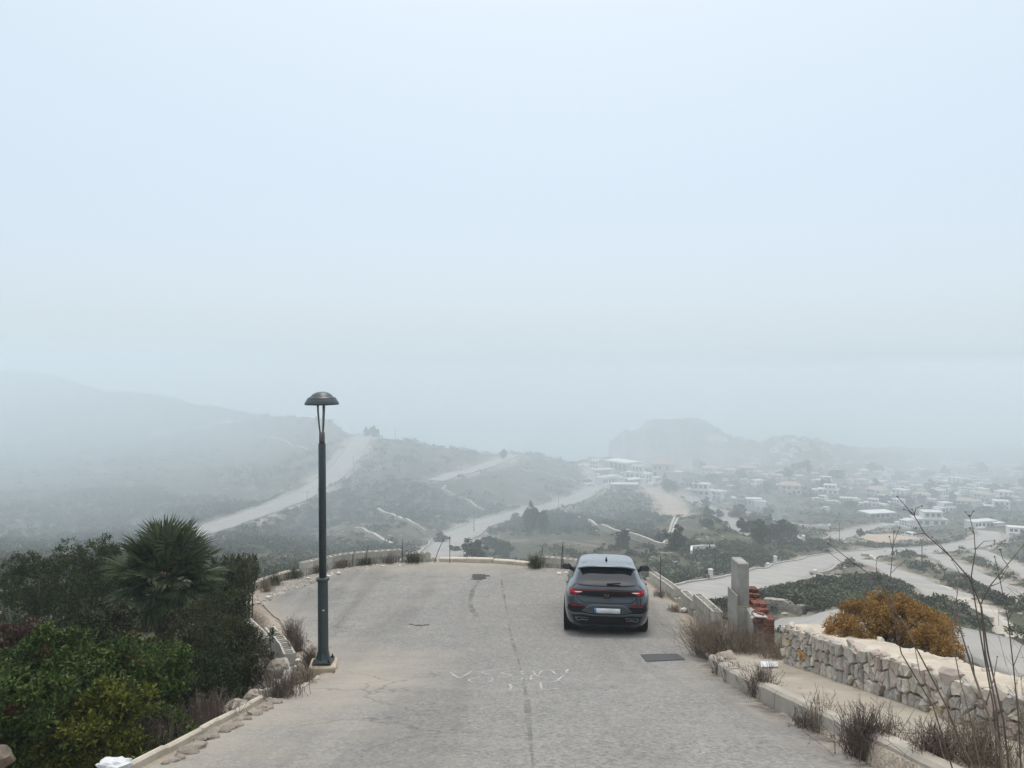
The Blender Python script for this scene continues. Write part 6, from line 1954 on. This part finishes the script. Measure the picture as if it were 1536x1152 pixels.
# ------------------------------------------------------------------ houses
M_hw = stone_mat('house_white', (0.66, 0.65, 0.62), (0.76, 0.75, 0.72), .3, bs=0)
M_hc = stone_mat('house_cream', (0.52, 0.45, 0.36), (0.60, 0.53, 0.44), .3, bs=0)
M_hr = stone_mat('house_roof', (0.55, 0.54, 0.52), (0.66, 0.65, 0.63), .3, bs=0)
M_tile = stone_mat('roof_tile', (0.36, 0.27, 0.21), (0.46, 0.36, 0.29), 1.2, bs=0)
M_pane = flat_mat('window_glass', (0.10, 0.11, 0.12), .25)
M_pool = flat_mat('shade', (0.10, 0.11, 0.12), .6)
class House:
    def __init__(s, name='villa'): s.t = empty(name); s.mesh = {}
    def block(s, x0, x1, y0, y1, z0, z1, m, part='wall'):
        MB().box(x0, x1, y0, y1, z0, z1).build(part, m, s.t)
    def slab(s, x0, x1, y0, y1, z, th=.3, m=None): MB().box(x0, x1, y0, y1, z, z + th).build('roof', m or M_hr, s.t)
    def win(s, x, z, w_, h_, y=None, face='f', off=0.0):
        key = (w_, h_, face)
        if key not in s.mesh:
            mb = MB()
            if face == 'f':
                mb.box(-w_ / 2, w_ / 2, -.05, .1, 0, h_); fr = MB().box(-w_ / 2 - .1, w_ / 2 + .1, -.12, .05, -.12, 0)
            else:
                mb.box(-.05, .1, -w_ / 2, w_ / 2, 0, h_); fr = MB().box(-.12, .05, -w_ / 2 - .1, w_ / 2 + .1, -.12, 0)
            s.mesh[key] = (mb.mesh('window', M_pane), fr.mesh('sill', M_hr))
        a, b = s.mesh[key]
        o = link('window', a, s.t, (x, y, z)); link('sill', b, o)
def proto(k):
    h = House()
    w_ = M_hc if k in (3, 5) else M_hw
    if k == 0:
        h.block(-7, 7, -4, 4, -4, 3.2, w_); h.slab(-7.4, 7.4, -4.5, 4.3, 3.2); h.block(-3, 5.5, -2, 4, 3.5, 6.4, w_); h.slab(-3.3, 6, -2.8, 4.3, 6.4)
        for x in (-5, -2, 2, 5): h.win(x, .9, 1.8, 1.7, -4.0)
        for x in (-1.2, 1.4, 3.9): h.win(x, 4.3, 1.6, 1.5, -2.0)
        h.win(-7.0, .9, 1.6, 1.5, 0, 's')
    if k == 1:
        h.block(-9, 9, -3.5, 3.5, -4, 3.3, w_); h.slab(-9.2, 9.2, -3.7, 3.7, 3.3, .5); h.block(-9, -3, -6, -3.5, -4, .9, w_, 'terrace')
        for x in (-7, -4.6, -1.5, 1.6, 4.4, 7.2): h.win(x, .8, 1.7, 1.9, -3.5)
    if k == 2:
        h.block(-5, 5, -4, 4, -4, 6.2, w_); h.slab(-5.3, 5.3, -4.4, 4.3, 6.2, .35); MB().box(-5.2, 1, -5.6, -4, 2.9, 3.1).build('balcony', M_hr, h.t)
        for x in (-3.4, 0, 3.2):
            h.win(x, .7, 1.5, 1.9, -4.0); h.win(x, 3.7, 1.5, 1.7, -4.0)
        h.win(-5.0, 3.7, 1.5, 1.4, 0, 's')
    if k in (3, 5):
        h.block(-6, 6, -4, 4, -4, 5.4, w_)
        mb = MB(); mb.add([(-6.5, -4.6, 5.3), (6.5, -4.6, 5.3), (6.5, 4.6, 5.3), (-6.5, 4.6, 5.3), (-4, 0, 7.2), (4, 0, 7.2)], [(0, 1, 5, 4), (1, 2, 5), (2, 3, 4, 5), (3, 0, 4), (3, 2, 1, 0)]); mb.build('roof', M_tile, h.t)
        MB().box(2.5, 3.2, .5, 1.2, 5.5, 8.0).build('chimney', w_, h.t)
        for x, z_ in ((-4, .6), (1.6, .6), (4.4, .6), (-4, 3.3), (-1.2, 3.3), (3.0, 3.3)): h.win(x, z_, 1.4, 1.6 if z_ < 1 else 1.2, -4.0)
    if k == 4:
        h.block(-7, 7, -3.5, 4, -4, 3.0, M_hr); h.slab(-9, 9, -6, 4.6, 3.0, .55, M_hw); h.block(-8.5, 8.5, -6, -5.6, -3, -.8, M_hw, 'terrace_wall'); h.slab(-8.5, 8.5, -6, -3.5, -1.0, .25, M_hw)
        for x in (-5, -1.7, 1.7, 5): h.win(x, .4, 2.7, 2.3, -3.5)
    if k == 6:      # unfinished concrete frame
        h.slab(-10, 10, -5, 5, -.2, .35, M_hr); h.slab(-10, 10, -5, 5, 3.2, .4, M_hr)
        for i in range(6):
            for y_ in (-4.6, 4.6):
                MB().box(-9.8 + i * 3.92 - .2, -9.8 + i * 3.92 + .2, y_ - .2, y_ + .2, .15, 3.2).build('column', M_hr, h.t)
        h.block(-6, 8, 1, 4.5, .15, 3.2, M_hc, 'back_wall'); h.block(-10, 10, -4.8, 4.8, -4, -.2, M_hc, 'foundation')
    if k in (0, 2):
        h.block(-11, -7 if k == 0 else -5, -5, 1, -4, 2.6, w_, 'wing'); h.slab(-11.3, -6.8 if k == 0 else -4.9, -5.3, 1.2, 2.6, .25); h.block(-12, 9, -9, -8.7, -4, -1.2, w_, 'garden_wall')
    if k in (1, 3):
        h.block(4, 11, -6.5, -2, -4, 2.7, w_, 'wing'); h.slab(3.7, 11.3, -6.8, -1.8, 2.7, .25); h.block(-10, 12, -9.5, -9.2, -4, -1.0, M_hw, 'garden_wall')
    return h.t
PROTO = [proto(k) for k in range(7)]
used = set()
def put_house(k, px, row, wpx, label, group=None, dmin=60, rz=None, d=None):
    src = PROTO[k]
    t = src if k not in used else copy_tree(src)
    used.add(k)
    p = on_land(px, row, dmin)
    if d: p = Vector(((px - 768) / F * d, d, 0)); p.z = tz(p.x, p.y)
    wd = {0: 14.8, 1: 18.4, 2: 10.6, 3: 13, 5: 13, 4: 18, 6: 20}[k]
    s_ = wpx * p.y / F / wd
    p.y += 3 * s_
    t.location = p
    t.scale = (s_, s_, s_ * (1.5 if px < 1000 and dmin == 60 and not group else 1.0))
    t.rotation_euler = (0, 0, math.atan2(-p.x, p.y) + (R.uniform(-.85, .85) if rz is None else rz))
    t['label'] = label; t['category'] = 'house'
    if group: t['group'] = group
    return t
H = [
 (1, 1122, 757, 44, 'long flat roofed white villa at the end of a ridge terrace'), (0, 1050, 744, 40, 'stepped white villa with trees in front at the head of the straight road'), (2, 1076, 749, 20, 'small white two storey block below the stepped villa'),
 (3, 997, 717, 34, 'cream house with a tiled roof right of the unfinished frames'), (5, 1012, 717, 22, 'cream tiled house behind the long cream one'), (5, 1098, 713, 20, 'tall cream house standing above its neighbours in the town'), (3, 1122, 712, 26, 'cream house with tiled roof right of the tall cream house'),
 (3, 1068, 713, 26, 'cream house left of the tall cream house'), (5, 1188, 741, 32, 'big cream block in the middle of the town'), (2, 1138, 730, 16, 'small white block below the cream houses'), (0, 1245, 741, 30, 'white villa right of the big cream block'), (0, 1238, 726, 24, 'white villa behind and above the one right of the cream block'),
 (4, 1318, 777, 46, 'modern villa with a wide white roof slab and dark glass'), (2, 1360, 789, 14, 'narrow white tower house left of the long villas'), (0, 1398, 789, 46, 'large low white villa beyond the dirt lot'), (1, 1476, 791, 46, 'long white villa with a low terrace near the right edge'), (1, 1540, 801, 44, 'white villa cut by the right frame edge'),
 (3, 1320, 747, 30, 'house with a pinkish tiled roof above the modern villa'), (5, 1452, 762, 26, 'cream two storey house behind the long white villa'), (2, 1240, 766, 9, 'small white stair tower among the trees'), (3, 1385, 752, 25, 'tiled house behind the large low villa'), (5, 1480, 752, 26, 'broad cream house high on the right side of the town'),
 (0, 1420, 768, 30, 'white villa directly behind the large low villa'), (2, 1505, 765, 22, 'white two storey house near the right frame edge'), (1, 1275, 752, 26, 'white terrace house left of the pinkish tiled one'),
 (6, 876, 690, 50, 'long unfinished concrete frame on top of the ridge'), (4, 936, 707, 52, 'white roofed new villa on the ridge beside the unfinished frames'), (6, 905, 713, 34, 'open concrete frame just below the white roofed villa'), (6, 938, 737, 42, 'lowest unfinished concrete frame with open floor on the slope'), (1, 912, 727, 40, 'low white walled terrace house among the concrete frames'), (2, 972, 725, 16, 'small pale block right of the lowest concrete frame'), (6, 918, 721, 26, 'small concrete frame squeezed between the white terrace house and the open frame'), (0, 955, 719, 30, 'stepped white villa below the wide white roof on the ridge'),
 (2, 893, 704, 15, 'narrow white block left of the open concrete frame'), (1, 838, 685, 36, 'faint white flat roof on the skyline left of the long concrete frame'), (6, 862, 686, 24, 'short concrete frame on the skyline in front of the longest one'), (4, 948, 727, 30, 'pale slab roof between the stepped villa and the lowest frame'), (0, 985, 731, 22, 'small white villa at the head of the dirt track'),
]
for k, a, b, w_, lb_ in H: put_house(k, a, b, w_, lb_)
# the many villas half lost in the fog
hazy = []
for i in range(95):
    for _ in range(20):
        a = R.uniform(1020, 1536); b = 694 + 66 * R.random() ** 0.8
        if all(abs(a - x) > 11 or abs(b - y_) > 6 for x, y_ in hazy) and all(abs(a - h[1]) > 14 + h[3] * .4 or abs(b - h[2]) > 9 for h in H) and not (1090 < a < 1230 and b > 735) and not (a < 1060 and b > 712): break
    hazy.append((a, b))
    put_house((0, 1, 2, 0, 3)[i % 5], a, b, R.uniform(11, 22) * (.6 + (b - 694) / 110), ('small stepped flat roofed villa', 'small long low villa', 'small two storey white block', 'small stepped flat roofed villa', 'small cream tiled house')[i % 5] + (' in the faintest rows' if b < 712 else ' in the middle rows' if b < 735 else ' in the nearer rows') + (' at left' if a < 1200 else ' at centre' if a < 1370 else ' at right') + ' of the foggy town', 'villas lost in the fog of the town')
# villas on the headland slopes
def bvh_headland(px, row):
    u = np.interp(px, hu, np.arange(len(hu))); i = int(u)
    r = HOR - F * HZ[i] / HY[i]
    k = np.nonzero(r[: 44] <= row)[0]
    j = k[0] if len(k) else 40
    return Vector((HX[i, j], HY[i, j], HZ[i, j]))
for i in range(22):
    a, b = ((R.gauss(1200, 26), R.uniform(662, 684)) if i > 3 else (1066 + 7 * i, 659 + R.uniform(-2, 2)))
    t = copy_tree(PROTO[i % 3]); p = bvh_headland(a, b); t.location = p
    s_ = .55 * R.uniform(.8, 1.2); t.scale = (s_, s_, s_); t.rotation_euler = (0, 0, R.uniform(-.6, .2))
    t['label'] = 'tiny white villa on the foggy headland slope'; t['category'] = 'house'; t['group'] = 'villas on the headland'

# vehicles on the far roads
def small_car(m, label, px, row, rz, van=False):
    p = on_land(px, row)
    t = empty('parked_van' if van else 'parked_car', p, rz, label, 'van' if van else 'car')
    L, W_, H_ = (2.4, .95, 2.0) if van else (2.1, .88, 1.45)
    mb = MB()
    pr = [(-L, .35), (L, .35), (L, .75), (L * .55, 1.0), (L * .25, H_), (-L * .85, H_), (-L, .95)]
    mb.add([(x, -W_, z) for x, z in pr] + [(x, W_, z) for x, z in pr], [tuple(range(6, -1, -1)), tuple(range(7, 14))] + [(i, (i + 1) % 7, 7 + (i + 1) % 7, 7 + i) for i in range(7)])
    mb.build('body', m, t)
    for s_ in (-1, 1):
        MB().box(-L * .75, L * .25, -.012 + s_ * W_, .012 + s_ * W_, H_ * .62, H_ * .9).build('side_window', M_pane, t)
        for x in (-L * .62, L * .62):
            MB().lathe([(.32, -.1), (.32, .1)], 12, M=Matrix.Translation((x, s_ * (W_ - .06), .32)) @ Matrix.Rotation(rad(90), 4, 'X')).build('wheel', M_tyre, t)
    MB().add([(-L * 1.002, -.7, 1.0), (-L * 1.002, .7, 1.0), (-L * .872, .7, H_ * .93), (-L * .872, -.7, H_ * .93)], [(0, 3, 2, 1)]).build('rear_window', M_pane, t)
M_cw = flat_mat('white_paint', (.72, .72, .72), .35); M_cd = flat_mat('dark_paint', (.05, .055, .06), .35)
small_car(M_cw, 'white van parked on the dirt lot far to the right', 1363, 806, 2.0, True)
small_car(M_cw, 'white car parked at the inner bend of the central road', 884, 731, .6)
small_car(M_cd, 'dark car parked beside the central road below the concrete frames', 881, 724, .9)
small_car(M_cw, 'white van high on the central road beside the frames', 897, 718, 1.2, True)
small_car(M_cw, 'white car at the top of the central road', 888, 707, 1.4)
small_car(M_cw, 'white car on the ridge left of the concrete frames', 872, 702, 1.0)
